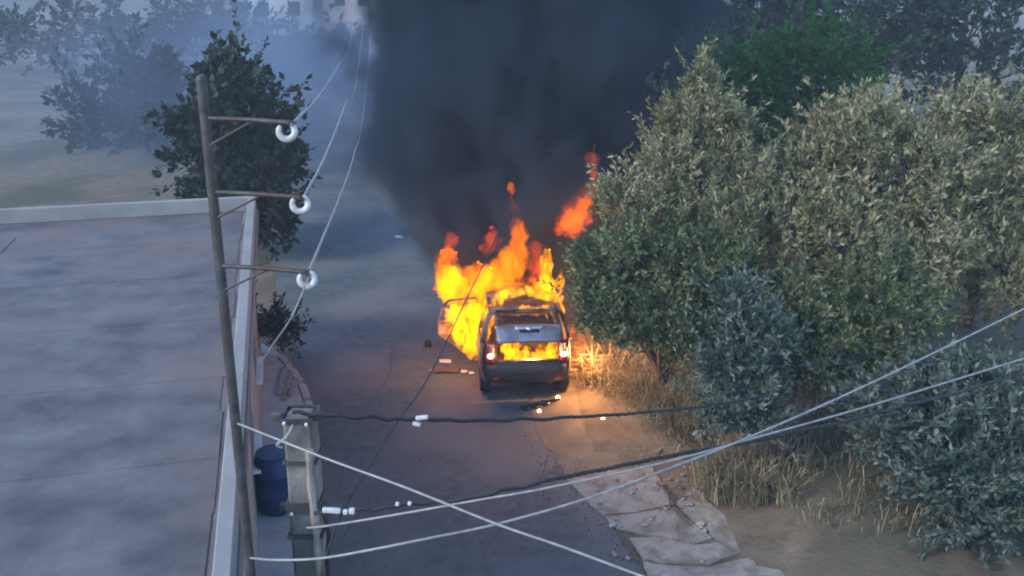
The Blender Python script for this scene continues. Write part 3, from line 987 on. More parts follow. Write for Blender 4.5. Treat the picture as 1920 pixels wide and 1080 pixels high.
# boot lip and surround
bm = bmesh.new(); box(bm, (0, 0.09, 0.645), (1.14, 0.10, 0.05), None, 0.015); bobj('boot_sill', bm, M['burnt'], car)
bm = bmesh.new(); tube(bm, [(-0.62, 0.48, 1.44), (-0.3, 0.45, 1.455), (0.3, 0.45, 1.455), (0.62, 0.48, 1.44)], 0.04, 8); bobj('rear_header', bm, M['burnt'], car)
# floor and charred interior
bm = bmesh.new(); box(bm, (0, 2.0, 0.30), (1.42, 3.6, 0.06), None, 0.0); bobj('floor_pan', bm, M['char'], car)
bm = bmesh.new(); box(bm, (0, 0.62, 0.50), (1.1, 0.86, 0.05), None, 0.0); bobj('boot_floor', bm, M['char'], car)


def seat(nm, x, y, w, rows=0.0):
    bm = bmesh.new()
    box(bm, (x, y, 0.50), (w, 0.50, 0.16), None, 0.04, 2)
    box(bm, (x, y - 0.28, 0.82), (w, 0.13, 0.62), Matrix.Rotation(R(-14), 3, 'X'), 0.04, 2)
    o = bobj(nm, bm, M['char'], car)
    for hx in ([x] if w < 0.7 else [x - w * 0.3, x + w * 0.3]):
        bm = bmesh.new(); box(bm, (hx, y - 0.37, 1.20), (0.25, 0.09, 0.17), None, 0.03, 2); bobj('headrest', bm, M['char'], o)


seat('front_seat', -0.36, 2.35, 0.48); seat('front_seat', 0.36, 2.35, 0.48); seat('rear_seat', 0, 1.40, 1.25)
bm = bmesh.new(); box(bm, (0, 2.85, 0.82), (1.4, 0.30, 0.20), None, 0.05, 2); bobj('dashboard', bm, M['char'], car)
bm = bmesh.new()
sw = [Vector((-0.36 + 0.17 * math.cos(a), 2.62 + 0.06 * math.sin(a), 0.92 + 0.16 * math.sin(a))) for a in np.linspace(0, 2 * math.pi, 25)]
tube(bm, sw, 0.013, 6); bobj('steering_wheel', bm, M['char'], car)
# wheels
for sgn in (-1, 1):
    for wy in (RWY, FWY):
        bm = bmesh.new()
        prof = [(0.19, -0.085), (0.27, -0.092), (0.298, -0.075), (0.305, -0.03), (0.305, 0.03), (0.298, 0.075), (0.27, 0.092), (0.19, 0.085)]
        n = 28
        rings = [[bm.verts.new((x, r_ * math.cos(2 * math.pi * k / n), r_ * math.sin(2 * math.pi * k / n))) for r_, x in prof] for k in range(n)]
        for k in range(n):
            for j in range(len(prof)):
                bm.faces.new((rings[k][j], rings[(k + 1) % n][j], rings[(k + 1) % n][(j + 1) % len(prof)], rings[k][(j + 1) % len(prof)]))
        wh = bobj('wheel', bm, M['rubber'], car, True)
        wh.location = (sgn * 0.745, wy, WR); wh.scale = (1.1, 1.1, 1.1)
        bm = bmesh.new()
        tube(bm, [(sgn * 0.03, 0, 0), (sgn * 0.075, 0, 0)], 0.055, 14)
        for k in range(5):
            a = 2 * math.pi * k / 5
            box(bm, (sgn * 0.062, 0.115 * math.cos(a), 0.115 * math.sin(a)), (0.022, 0.16, 0.045), Matrix.Rotation(a, 3, 'X'), 0.006)
        n2 = 24
        pr = [(0.19, -0.07), (0.20, 0.075), (0.165, 0.075), (0.16, -0.07)]
        rg_ = [[bm.verts.new((sgn * x, r_ * math.cos(2 * math.pi * k / n2), r_ * math.sin(2 * math.pi * k / n2))) for r_, x in pr] for k in range(n2)]
        for k in range(n2):
            for j in range(4):
                bm.faces.new((rg_[k][j], rg_[(k + 1) % n2][j], rg_[(k + 1) % n2][(j + 1) % 4], rg_[k][(j + 1) % 4]))
        bobj('rim', bm, M['rim'], wh)
# exhaust pipe
bm = bmesh.new(); tube(bm, [(0.42, 0.35, 0.25), (0.42, 0.02, 0.24)], 0.03, 10); bobj('exhaust_pipe', bm, M['steel'], car)

# raised tailgate: built shut about its hinge line, then swung up
TG = empty('tailgate', (0, 0.44, 1.475)); TG.parent = car
TG.rotation_euler = (R(-49), 0, 0)


def tgp(s):                                   # closed profile measured from the hinge: s 0..1 -> (y, z)
    S = [0, .10, .52, .57, .62, .80, .92, 1.0]
    Y = [0.0, -0.05, -0.275, -0.32, -0.35, -0.385, -0.385, -0.35]
    Z = [0.0, -0.05, -0.46, -0.485, -0.52, -0.70, -0.80, -0.83]
    return float(np.interp(s, S, Y)), float(np.interp(s, S, Z))


def tg_w(s):
    return float(np.interp(s, [0, .52, .62, .9, 1], [0.56, 0.60, 0.585, 0.575, 0.55]))


def tg_fn(s0, s1, a=-1.0, b=1.0, out=0.0):
    def f(u, v):
        s = s0 + (s1 - s0) * v
        x = (a + (b - a) * u)
        y, z = tgp(s)
        crown_ = 0.05 * (1 - x * x)
        return (x * tg_w(s), y - crown_ - out, z - out * 0.3)
    return f


low = gridobj('lower_panel', 25, 14, tg_fn(0.53, 1.0), M['paint'], TG, 0.035)
gridobj('window_frame', 25, 12, tg_fn(0.0, 0.53), M['burnt'], TG, 0.03, skip=lambda u, v: 0.10 < u < 0.90 and 0.16 < v < 0.92)
gridobj('rear_window', 9, 5, tg_fn(0.09, 0.48, -0.78, 0.78, 0.002), M['glass'], TG, 0.005)
gridobj('inner_lining', 13, 10, tg_fn(0.56, 0.985, -0.92, 0.92, -0.05), M['black'], TG, 0.02)
gridobj('plate_recess', 9, 5, tg_fn(0.70, 0.765, -0.30, 0.30, 0.022), M['black'], low, 0.004)
gridobj('grip_bar', 11, 5, tg_fn(0.625, 0.685, -0.42, 0.42, 0.035), M['chrome'], low, 0.022)
bm = bmesh.new()
bmesh.ops.create_uvsphere(bm, u_segments=12, v_segments=8, radius=1, matrix=Matrix.Translation((0, -0.455, -0.585)) @ Matrix.Diagonal((0.05, 0.015, 0.045, 1)))
bobj('badge', bm, M['chrome'], low, True)
bm = bmesh.new(); tube(bm, [(0, -0.12, -0.10), (0.16, -0.22, -0.24), (0.30, -0.345, -0.40)], 0.008, 5); bobj('wiper', bm, M['black'], TG)
bm = bmesh.new(); box(bm, (0, -0.035, 0.012), (1.12, 0.16, 0.03), Matrix.Rotation(R(20), 3, 'X'), 0.01); bobj('spoiler', bm, M['burnt'], TG)
for sgn in (-1, 1):
    bm = bmesh.new(); tube(bm, [(sgn * 0.56, 0.16, 1.02), (sgn * 0.56, 0.12, 1.26)], 0.011, 6); bobj('gas_strut', bm, M['steel'], car)

# open rear door on the left: built shut about its hinge, then swung out
DR = empty('open_door', (-0.80, DOOR1, 0.0)); DR.parent = car
DR.rotation_euler = (0, 0, R(-78))
out_ = [(0.0, 0.34), (-0.26, 0.34), (-0.40, 0.42), (-0.52, 0.56), (-0.66, 0.68), (-0.80, 0.76), (-0.86, 0.86), (-0.86, 1.10), (0.0, 1.10)]
bm = bmesh.new()
f = bm.faces.new([bm.verts.new((-0.035, y, z)) for y, z in out_])
r = bmesh.ops.extrude_face_region(bm, geom=[f])
for v in [g for g in r['geom'] if isinstance(g, bmesh.types.BMVert)]:
    v.co.x += 0.10
bmesh.ops.bevel(bm, geom=list(bm.edges), offset=0.012, segments=2, affect='EDGES')
bobj('door_shell', bm, M['burnt'], DR)
bm = bmesh.new(); box(bm, (0.048, -0.42, 0.93), (0.024, 0.70, 0.22), None, 0.01); box(bm, (0.058, -0.24, 0.60), (0.044, 0.30, 0.16), None, 0.012); bobj('door_lining', bm, M['char'], DR)
bm = bmesh.new(); tube(bm, [(0, -0.02, 1.09), (0.06, -0.03, 1.44), (0.09, -0.08, 1.54), (0.09, -0.62, 1.54), (0.07, -0.75, 1.42), (0.0, -0.84, 1.09)], 0.024, 8); bobj('window_frame', bm, M['burnt'], DR)
bm = bmesh.new(); box(bm, (-0.048, -0.74, 1.01), (0.022, 0.16, 0.03), None, 0.008); bobj('door_handle', bm, M['chrome'], DR)

for o in list(bpy.data.objects):           # the body rides well above its wheels
    if o.parent == car and o is not DR and not o.name.startswith('wheel') or (o.parent == car and o.name.startswith('wheel_arch')):
        o.location.z += 0.2

# ------------------------------------------------------------------ things lying on the road
def slab_obj(name, label, cat, px, py, sx, sy, h, rz, mat, curl=0.02, seed=0, group=None):
    g = G(px, py)
    def f(u, v):
        x, y = (u - .5) * sx, (v - .5) * sy
        return (x * (1 + 0.08 * mn.noise(Vector((y * 9, seed, 0)))), y * (1 + 0.12 * mn.noise(Vector((x * 9, seed, 4)))), h / 2 + 0.003 + curl * (0.5 + mn.noise(Vector((x * 5, y * 5, seed)))) * 1.0)
    o = gridobj(name, 9, 7, f, mat, None, h)
    o.location = (g.x, g.y, 0.012)
    o.rotation_euler = (0, 0, rz)
    return tag(o, label, cat, group)


slab_obj('white_scrap', 'flat white scrap on the asphalt left of the car below the open door', 'scrap', 835, 680, 0.24, 0.16, 0.02, 0.1, M['scrap_white'], 0.02, 1)
slab_obj('scorched_panel', 'scorched brown panel lying flat below the open door', 'panel', 838, 697, 0.55, 0.22, 0.02, 0.05, M['scrap_brown'], 0.025, 2)
slab_obj('light_fragment', 'small pale fragment left of the scorched panel', 'fragment', 813, 697, 0.09, 0.10, 0.02, 0.8, M['scrap_white'], 0.01, 3)
slab_obj('light_fragment', 'small pale fragment nearest to the left rear tyre', 'fragment', 884, 702, 0.10, 0.09, 0.02, 0.3, M['scrap_white'], 0.01, 4)
slab_obj('light_fragment', 'pale fragment between the scorched panel and the left rear tyre', 'fragment', 870, 700, 0.10, 0.12, 0.025, 1.3, M['scrap_white'], 0.015, 5)
slab_obj('white_scrap', 'white scrap just right of the rear bumper on the verge', 'scrap', 1072, 696, 0.20, 0.14, 0.02, -0.15, M['scrap_white'], 0.02, 6)
slab_obj('paper_scrap', 'pale scrap far up the road left of the smoke base', 'scrap', 748, 446, 0.20, 0.22, 0.02, 0.5, M['scrap_white'], 0.02, 7)


def lump(name, label, cat, px, py, sx, sy, sz, mat, seed):
    bm = bmesh.new()
    bmesh.ops.create_icosphere(bm, subdivisions=3, radius=1.0)
    for v in bm.verts:
        n = mn.noise(v.co * 1.6 + Vector((seed, 0, 0))) + 0.5 * mn.noise(v.co * 4 + Vector((seed, 3, 0)))
        v.co *= 1 + 0.3 * n
        v.co.z = max(v.co.z, -0.55)
        v.co = Vector((v.co.x * sx, v.co.y * sy, (v.co.z + 0.55) * sz))
    o = bobj(name, bm, mat, None, True)
    g = G(px, py)
    o.location = (g.x, g.y, 0.006)
    return tag(o, label, cat)


lump('charred_lump', 'round black charred lump alone on the asphalt left of the door', 'debris', 802, 649, 0.085, 0.09, 0.09, M['black'], 3)
# burnt strip with glowing bits behind the car
bs = tag(empty('burnt_trim', G(1008, 762)), 'twisted strip of burnt black trim on the asphalt behind the car', 'debris')
bm = bmesh.new()
pts = [G(975, 763, .03), G(995, 760, .05), G(1012, 757, .03), G(1030, 752, .06), G(1048, 748, .03)]
tube(bm, catmull([p - bs.location for p in pts], 4), [0.018 + 0.012 * abs(math.sin(k * 1.9)) for k in range(17)], 6)
bobj('strip', bm, M['black'], bs)
bm = bmesh.new()
for (px, py, w) in ((985, 768, .07), (1000, 764, .09), (1022, 760, .06), (1018, 752, .05)):
    g = G(px, py, 0.02) - bs.location
    box(bm, g, (w * 1.5, w, 0.03), Matrix.Rotation(random.uniform(0, 3), 3, 'Z'), 0.006)
bobj('chunk', bm, M['black'], bs)
for lab, px, py, s in (('glowing ember at the right end of the burnt trim strip', 1046, 748, 0.040), ('glowing ember below the middle of the burnt trim strip', 1011, 773, 0.034),
                       ('small ember close above the trim strip middle', 1028, 756, 0.022), ('lone bright ember on the dusty verge away from the car', 1131, 792, 0.055)):
    o = lump('ember', lab, 'ember', px, py, s, s, s, M['ember'], s * 100)
    o['group'] = 'glowing embers behind the car'

# ------------------------------------------------------------------ poles, brackets and wires
# concrete pole at the lower left
PY = 7.62
ptop = AY(562, 775, PY)
pole = tag(empty('utility_pole', (ptop.x, PY, 0)), 'square concrete utility pole with dark cable clamps at lower left', 'utility pole')
bm = bmesh.new()
hb, ht = 0.165, 0.125
zt = ptop.z
cuts = [0, 0.5, 1.4, 2.2, 3.0, 3.4, zt - 0.05, zt]
rings = []
for z in cuts:
    h = hb + (ht - hb) * z / zt
    if z == zt: h *= 0.8
    ring = []
    for k, (sx, sy) in enumerate(((-1, -.8), (-.8, -1), (.8, -1), (1, -.8), (1, .8), (.8, 1), (-.8, 1), (-1, .8))):
        j = 0.012 * mn.noise(Vector((k * 3.1, z * 3, 1)))
        ring.append(bm.verts.new((sx * h + j, sy * h + j, z)))
    rings.append(ring)
for a, b in zip(rings[:-1], rings[1:]):
    for k in range(8):
        bm.faces.new((a[k], a[(k + 1) % 8], b[(k + 1) % 8], b[k]))
bm.faces.new(rings[-1]); bm.faces.new(rings[0][::-1])
bobj('shaft', bm, M['pole_concrete'], pole)


def band(z, nm='clamp_band', hgt=0.05, grow=0.012, mat=None):
    h = hb + (ht - hb) * z / zt + grow
    bm = bmesh.new()
    for x, y, sx, sy in ((0, -h, 2 * h + .02, .02), (0, h, 2 * h + .02, .02), (-h, 0, .02, 2 * h - .022), (h, 0, .02, 2 * h - .022)):
        box(bm, (x, y, z), (sx, sy, hgt))
    return bobj(nm, bm, mat or M['steel'], pole)


zc = lambda py: AY(570, py, PY - 0.13).z
for py, hg in ((790, 0.05), (868, 0.03), (952, 0.10), (1005, 0.04)):
    band(zc(py), hgt=hg)
# dead-end clamps and coils at the band heights
for py in (785, 955):
    z = zc(py)
    b = bmesh.new()
    box(b, (-ht - 0.05, -0.08, z), (0.10, 0.06, 0.07), None, 0.01)
    bobj('cable_bracket', b, M['steel'], pole)
    b = bmesh.new()
    box(b, (ht + 0.05, -0.08, z), (0.10, 0.06, 0.07), None, 0.01)
    tube(b, [(ht + 0.07, -0.10, z), (ht + 0.20, -0.06, z - 0.005)], 0.02, 8)
    bobj('cable_bracket', b, M['steel'], pole)
    for x, dy, dz in ((-0.10, -0.165, -0.03), (0.09, -0.165, -0.04)):
        b = bmesh.new()
        bmesh.ops.create_uvsphere(b, u_segments=10, v_segments=6, radius=1, matrix=Matrix.Translation((x, dy, z + dz)) @ Matrix.Diagonal((0.018, 0.016, 0.020, 1)))
        bobj('porcelain_knob', b, M['clamp'], pole, True)
# pale strip added to stand for the lit right hand side of the shaft
b = bmesh.new()
h_ = 0.155
cz = np.linspace(0.1, zt - 0.28, 22)
tube(b, [(h_ - 0.03 * z / zt - 0.035 + 0.006 * math.sin(z * 7), -0.155, z) for z in cz], [0.036 + 0.006 * math.sin(z * 17) for z in cz], 8)
bobj('lit_side_strip', b, M['concrete'], pole)
b = bmesh.new()
tube(b, catmull([(-0.13, -0.17, zc(835)), (-0.17, -0.19, zc(828)), (-0.08, -0.19, zc(812)), (-0.02, -0.18, zc(792))], 5), 0.012, 6)
bobj('loop_wire', b, M['wire_white'], pole)
b = bmesh.new()
tube(b, catmull([(0.17, -0.12, zc(960)), (0.21, -0.14, zc(1000)), (0.18, -0.15, zc(1060)), (0.17, -0.15, zc(1200))], 5), 0.022, 6)
bobj('drop_cable', b, M['wire_black'], pole)

# slim steel pole with three insulator brackets, left of the concrete one
SY = 6.15
sp0 = AY(400, 375, SY)
spole = tag(empty('utility_pole', (sp0.x, SY, 0)), 'slim dark steel pole with three white ring insulators on brackets', 'utility pole')
stop = AY(400, 150, SY).z
b = bmesh.new(); tube(b, [(0, 0, 0), (0, 0, 3), (0, 0, stop)], [0.042, 0.038, 0.034], 12); bobj('shaft', b, M['steel'], spole)
b = bmesh.new(); tube(b, [(0, 0, stop), (0, 0, stop + 0.03)], [0.038, 0.02], 12); bobj('pole_cap', b, M['steel'], spole)
ins_pts = []
for px, py, ax, ay in ((538, 246, 548, 232), (563, 382, 568, 372), (576, 523, 578, 512)):
    yy = SY - 0.12
    tip = AY(ax - 4, ay - 2, yy) - spole.location
    root_ = Vector((0.03, -0.02, tip.z + 0.012))
    b = bmesh.new()
    tube(b, [root_, root_.lerp(tip, .5) + Vector((0, 0, 0.004)), tip], 0.016, 8)
    tube(b, [Vector((0.02, -0.02, tip.z - 0.16)), root_.lerp(tip, 0.55)], 0.009, 6)
    arm = bobj('bracket_arm', b, M['steel'], spole)
    c = AY(px, py, yy - 0.01) - spole.location
    b = bmesh.new()
    rr_ = 0.049
    a0, a1 = R(-225), R(70)
    pts = []
    for k in range(23):
        a = a0 + (a1 - a0) * k / 22
        pts.append(c + Vector((rr_ * math.cos(a), 0.012 * math.sin(a * 0.5), rr_ * math.sin(a))))
    rad = [0.012 + 0.010 * math.sin(math.pi * min(1, k / 22 * 1.0)) ** 0.5 for k in range(23)]
    tube(b, pts, rad, 10)
    bobj('ring_insulator', b, M['porcelain'], arm, True)
    b = bmesh.new()
    q = AY(ax, ay, yy - 0.01) - spole.location
    tube(b, [q + Vector((0.006 * math.cos(k * 1.3) * 2.2, 0.010 * (k - 8) * 0.5, 0.014 * math.sin(k * 1.3))) for k in range(18)], 0.004, 5)
    bobj('tie_wire', b, M['steel'], arm)
    b = bmesh.new(); tube(b, [tip + Vector((-0.012, -0.03, 0)), tip + Vector((-0.012, 0.03, 0))], 0.011, 6)
    bobj('bolt', b, M['rust'], arm)
    ins_pts.append(AY(ax, ay, yy - 0.01))


def wire(name, label, pts, rad, mat, twist=False, n=6, seg=8, cat='wire', wob=0.0, clamps=()):
    P = catmull(pts, seg)
    if wob:
        P = [p + Vector((0, 0, wob * mn.noise(Vector((i * 0.35, 7, 1))))) for i, p in enumerate(P)]
    o0_ = P[0].copy()
    bm = bmesh.new()
    if twist:
        Q = catmull(pts, seg * 4)
        if wob:
            Q = [p + Vector((0, 0, wob * mn.noise(Vector((i * 0.35 / 4, 7, 1))))) for i, p in enumerate(Q)]
        for s in range(3):
            pp = []
            for i, p in enumerate(Q):
                t = (Q[min(i + 1, len(Q) - 1)] - Q[max(i - 1, 0)])
                a, b_ = frame_at(t)
                ph = i * 0.75 + s * 2.094
                pp.append(p - o0_ + (a * math.cos(ph) + b_ * math.sin(ph)) * rad * 0.55)
            tube(bm, pp, rad * 0.62, 6)
    else:
        tube(bm, [p - o0_ for p in P], rad, n)
    o = bobj(name, bm, mat, None, True)
    o.location = o0_
    tag(o, label, cat)
    for (c, sx, sy, ang) in clamps:
        boxobj('clamp', Vector(c) - o0_, (sx, 0.04, sy), M['clamp'], o, 0.008, Matrix.Rotation(R(ang), 3, 'Y'))
    return o


def pp(*a):
    return [D(x, y, d) for x, y, d in a]


# far pole that the three long wires run to
fp = AY(694, 40, 63)
far = tag(empty('utility_pole', (fp.x, 63, 0)), 'distant pole in the smoke where the three long wires end', 'utility pole')
b = bmesh.new(); tube(b, [(0, 0, 0), (0, 0, 7.6)], [0.14, 0.09], 10); bobj('shaft', b, M['pole_concrete'], far)
b = bmesh.new(); box(b, (0, -0.12, 7.2), (1.4, 0.08, 0.08), None, 0.01); bobj('crossarm', b, M['steel'], far)

wire('overhead_wire', 'pale wire from the topmost ring insulator to the far smoke', [ins_pts[0]] + pp((600, 178, 9.5), (635, 122, 16), (658, 75, 32)) + [Vector((fp.x - 0.6, 62.9, 7.2))], 0.0105, M['wire_white'])
wire('overhead_wire', 'pale wire from the middle ring insulator to the far smoke', [ins_pts[1]] + pp((612, 288, 8.5), (648, 195, 14), (672, 125, 26)) + [Vector((fp.x, 62.9, 7.2))], 0.0105, M['wire_white'])
wire('overhead_wire', 'pale wire from the lowest ring insulator to the far smoke', [ins_pts[2]] + pp((608, 440, 8.2), (640, 362, 11.5), (665, 285, 16), (684, 185, 28)) + [Vector((fp.x + 0.6, 62.9, 7.2))], 0.0105, M['wire_white'])
wire('drop_wire', 'thin pale wire sagging from the lowest insulator down to the left', [ins_pts[2] + Vector((0, 0, -0.03))] + pp((548, 592, 6.2), (516, 640, 6.5), (500, 664, 7.2)) + [G(486, 686, HGT + 0.47)], 0.006, M['wire_white'])

zw = lambda py: AY(590, py, PY - 0.1)
w1 = pp((548, 773, 8.15), (615, 779, 8.2), (700, 783, 8.3), (785, 787, 8.5), (900, 788, 8.9), (1000, 786, 9.4), (1130, 779, 10.2), (1310, 763, 11.6), (1440, 742, 13.0))
wire('black_cable', 'twisted black cable running level from the pole top across the road', w1, 0.017, M['wire_black'], True, wob=0.02,
     clamps=[(D(791, 783, 8.46), 0.11, 0.035, -6), (D(781, 795, 8.46), 0.07, 0.035, 14)])
w3 = pp((590, 963, 8.0), (625, 959, 7.9), (680, 956, 7.8), (760, 947, 7.7), (880, 934, 7.6), (960, 916, 7.6), (1100, 886, 7.7), (1250, 856, 7.9), (1404, 828, 8.2), (1640, 776, 9.0), (1960, 690, 10.4))
wire('black_cable', 'thick black cable bundle rising to the right in front of two pale wires', w3, 0.016, M['wire_black'], True, wob=0.02,
     clamps=[(D(622, 957, 7.82), 0.15, 0.042, 4), (D(660, 958, 7.72), 0.045, 0.05, 0), (D(648, 960, 7.74), 0.04, 0.04, 0), (D(745, 945, 7.62), 0.03, 0.03, 20), (D(768, 944, 7.62), 0.03, 0.03, 20)])
wire('overhead_wire', 'pale wire hugging the underside of the thick black bundle', pp((575, 990, 7.9), (620, 985, 7.5), (760, 962, 7.2), (900, 937, 7.1), (1000, 920, 7.1), (1130, 893, 7.2), (1270, 861, 7.4), (1404, 824, 7.8), (1640, 758, 8.6), (1960, 660, 10)), 0.0094, M['wire_white'])
SYl = lambda px, py: AY(px, py, SY - 0.06)
wire('overhead_wire', 'lowest pale wire sagging across the bottom of the view', [AY(468, 1046, SY)] + pp((516, 1050, 6.3), (600, 1047, 6.1), (700, 1030, 6.0), (800, 1010, 6.0), (930, 983, 6.1), (1100, 935, 6.3), (1250, 880, 6.6), (1404, 820, 7.1), (1640, 715, 8.0), (1960, 560, 9.6)), 0.0090, M['wire_white'])
wire('overhead_wire', 'pale wire slanting down to the right across the other two', [AY(443, 793, SY)] + pp((516, 822, 6.2), (620, 863, 6.0), (760, 914, 5.8), (930, 982, 5.6), (1060, 1027, 5.5), (1205, 1081, 5.4), (1420, 1160, 5.2)), 0.0082, M['wire_white'])
wire('black_cable', 'long black cable rising from the lower pole clamp over the burning car', pp((596, 1110, 7.6), (612, 1040, 7.7), (645, 955, 7.9), (690, 880, 8.3), (745, 791, 9.0), (806, 702, 9.9), (880, 550, 11.6), (960, 385, 14), (1020, 262, 17.5), (1062, 172, 23), (1100, 90, 33), (1130, 30, 45)), 0.0095, M['wire_black'], seg=10)

# ------------------------------------------------------------------ bits along the left pavement
bl = tag(empty('barrel', G(521, 952, 0.125)), 'dark blue plastic barrel behind the concrete pole on the pavement', 'barrel')
bm = bmesh.new()
tube(bm, [(0, 0, 0), (0, 0, .03), (0, 0, .28), (0, 0, .30), (0, 0, .33), (0, 0, .58), (0, 0, .60), (0, 0, .63), (0, 0, .86), (0, 0, .90)], [.25, .275, .285, .30, .285, .285, .30, .285, .275, .25], 24)
bobj('drum', bm, M['blue_plastic'], bl, True)
bm = bmesh.new(); tube(bm, [(0, 0, .90), (0, 0, .925)], [.255, .25], 24); bobj('lid', bm, M['blue_plastic'], bl)
for k, (a, b2) in enumerate((((521, 742), (532, 690)), ((533, 752), (547, 700)), ((540, 745), (556, 712)))):
    p, q = G(a[0], a[1], 0.125), G(b2[0], b2[1], 0.125)
    bm = bmesh.new()
    m = (p + q) / 2
    dvec = q - p
    box(bm, (0, 0, 0), (0.07 + 0.02 * k, dvec.length, 0.03), None, 0.004)
    o = bobj('plank', bm, M['wood'])
    o.location = (m.x, m.y, 0.128 + 0.016)
    o.rotation_euler = (0, 0, math.atan2(dvec.y, dvec.x) - math.pi / 2)
    tag(o, ['weathered grey plank on the pavement, the one by the house wall', 'weathered grey plank on the pavement, in the middle of three', 'shortest weathered plank on the pavement, the one nearest the kerb'][k], 'plank', 'planks left on the pavement')

# ------------------------------------------------------------------ fire
FIRE = 0.36
RED = (1.0, 0.16, 0.03)
def flame_mat(name, col, strength, scale, lo, hi, seed=0.0, floor=0.15, soot=5.0):
    m = bpy.data.materials.new(name)
    m.use_nodes = True
    n, l = m.node_tree.nodes, m.node_tree.links
    n.remove(n['Principled BSDF'])
    out = n['Material Output']
    tc = n.new('ShaderNodeTexCoord')
    mp = n.new('ShaderNodeMapping')
    mp.inputs['Scale'].default_value = (1, 1, 0.42)
    mp.inputs['Location'].default_value = (seed, seed * 1.3, 0)
    l.new(tc.outputs['Object'], mp.inputs[0])
    ns = n.new('ShaderNodeTexNoise')
    ns.inputs['Scale'].default_value = scale
    ns.inputs['Detail'].default_value = 3
    ns.inputs['Distortion'].default_value = 1.1
    l.new(mp.outputs[0], ns.inputs['Vector'])
    mr = n.new('ShaderNodeMapRange')
    mr.interpolation_type = 'SMOOTHSTEP'
    mr.inputs['From Min'].default_value = lo
    mr.inputs['From Max'].default_value = hi
    mr.inputs['To Min'].default_value = floor * strength
    mr.inputs['To Max'].default_value = strength
    l.new(ns.outputs['Fac'], mr.inputs['Value'])
    em = n.new('ShaderNodeEmission')
    em.inputs['Color'].default_value = (*col, 1)
    l.new(mr.outputs[0], em.inputs['Strength'])
    ab = n.new('ShaderNodeVolumeAbsorption')
    ab.inputs['Color'].default_value = (0.995, 0.80, 0.0, 1)
    ab.inputs['Density'].default_value = soot
    ad = n.new('ShaderNodeAddShader')
    l.new(em.outputs[0], ad.inputs[0]); l.new(ab.outputs[0], ad.inputs[1])
    l.new(ad.outputs[0], out.inputs['Volume'])
    return m


M['flame'] = flame_mat('flame', (1.0, 0.37, 0.0), 2.6, 3.2, 0.37, 0.61, 0, 0.20, 4.5)
M['flame_mottled'] = flame_mat('flame_mottled', (1.0, 0.32, 0.0), 6.6, 8.5, 0.43, 0.63, 3, 0.04, 5.0)
M['flame_orange'] = flame_mat('flame_orange', (1.0, 0.19, 0.0), 1.7, 4.0, 0.36, 0.62, 5, 0.12, 3.0)
M['flame_red'] = flame_mat('flame_red', (1.0, 0.09, 0.01), 1.2, 4.0, 0.38, 0.66, 8, 0.1, 0.6)


def flame(label, tongues, Y, mat, voxel=0.03, disp=0.10, seed=0, group='flames on the burning car', lights=()):
    """tongues: lists of (px, py, radius in px) in the vertical plane at distance Y."""
    first = AY(tongues[0][0][0], tongues[0][0][1], Y)
    bm = bmesh.new()
    for tg_ in tongues:
        pts = [AY(x, y, Y) - first for x, y, *_ in tg_]
        sc_ = [(AY(x + 1, y, Y) - AY(x, y, Y)).length for x, y, *_ in tg_]
        rad = [q[2] * s for q, s in zip(tg_, sc_)]
        P = catmull(pts, 6)
        rr2 = list(np.interp(np.linspace(0, len(rad) - 1, len(P)), range(len(rad)), rad))
        tube(bm, P, [max(0.006, v) for v in rr2], 14)
    o = bobj('flame', bm, mat, None)
    o.location = first
    rm = o.modifiers.new('merge', 'REMESH'); rm.mode = 'VOXEL'; rm.voxel_size = voxel * 0.75
    for k, (sz, st) in enumerate(((0.34, disp * 1.3), (0.15, disp * 1.0), (0.07, disp * 0.5))):
        t = bpy.data.textures.new('flame_noise', 'CLOUDS'); t.noise_scale = sz; t.noise_depth = 2
        dm = o.modifiers.new('lick', 'DISPLACE'); dm.texture = t; dm.strength = st * 2; dm.mid_level = 0.5
        dm.texture_coords = 'GLOBAL'
    tag(o, label, 'flame', group)
    for (x, y, dy, e, rad, *warm) in lights:
        ld = bpy.data.lights.new('fire_light', 'POINT')
        ld.energy = e * FIRE; ld.color = warm[0] if warm else (1.0, 0.43, 0.14); ld.shadow_soft_size = rad
        lo_ = bpy.data.objects.new('fire_light', ld)
        sc.collection.objects.link(lo_)
        lo_.location = AY(x, y, Y + dy) - first
        lo_.parent = o
    return o


CY = car.location.y
flame('tall yellow flame billowing over the open door and roof edge',
      [[(880, 640, 12), (888, 592, 22), (905, 550, 28), (918, 520, 26), (922, 502, 14)],
       [(850, 568, 20), (848, 535, 28), (846, 512, 22), (848, 498, 10)],
       [(868, 565, 22), (878, 542, 20)], [(915, 575, 20), (925, 545, 18)], [(862, 595, 10), (866, 570, 16)]],
      CY + 1.75, M['flame'], 0.035, 0.10, 1, lights=((860, 560, 0, 65, 0.25), (880, 440, 2.7, 200, 0.3, RED), (955, 410, 2.8, 260, 0.3, RED), (1040, 430, 2.7, 200, 0.3, RED)))  # the red lamps are added inside the smoke to redden its base
flame('orange flame sheet with tall twisting tips above the open door',
      [[(905, 560, 20), (930, 525, 36), (958, 495, 32), (972, 460, 17), (974, 430, 12), (968, 416, 4)], [(840, 545, 26), (836, 505, 24), (836, 480, 13), (842, 464, 4)],
       [(880, 545, 26), (893, 515, 22), (905, 495, 16)], [(968, 500, 22), (984, 482, 8)], [(950, 548, 22), (990, 545, 16), (1030, 548, 16)], [(826, 520, 11), (818, 503, 7)], [(1000, 545, 14), (985, 525, 14)]],
      CY + 1.85, M['flame_orange'], 0.035, 0.11, 21)
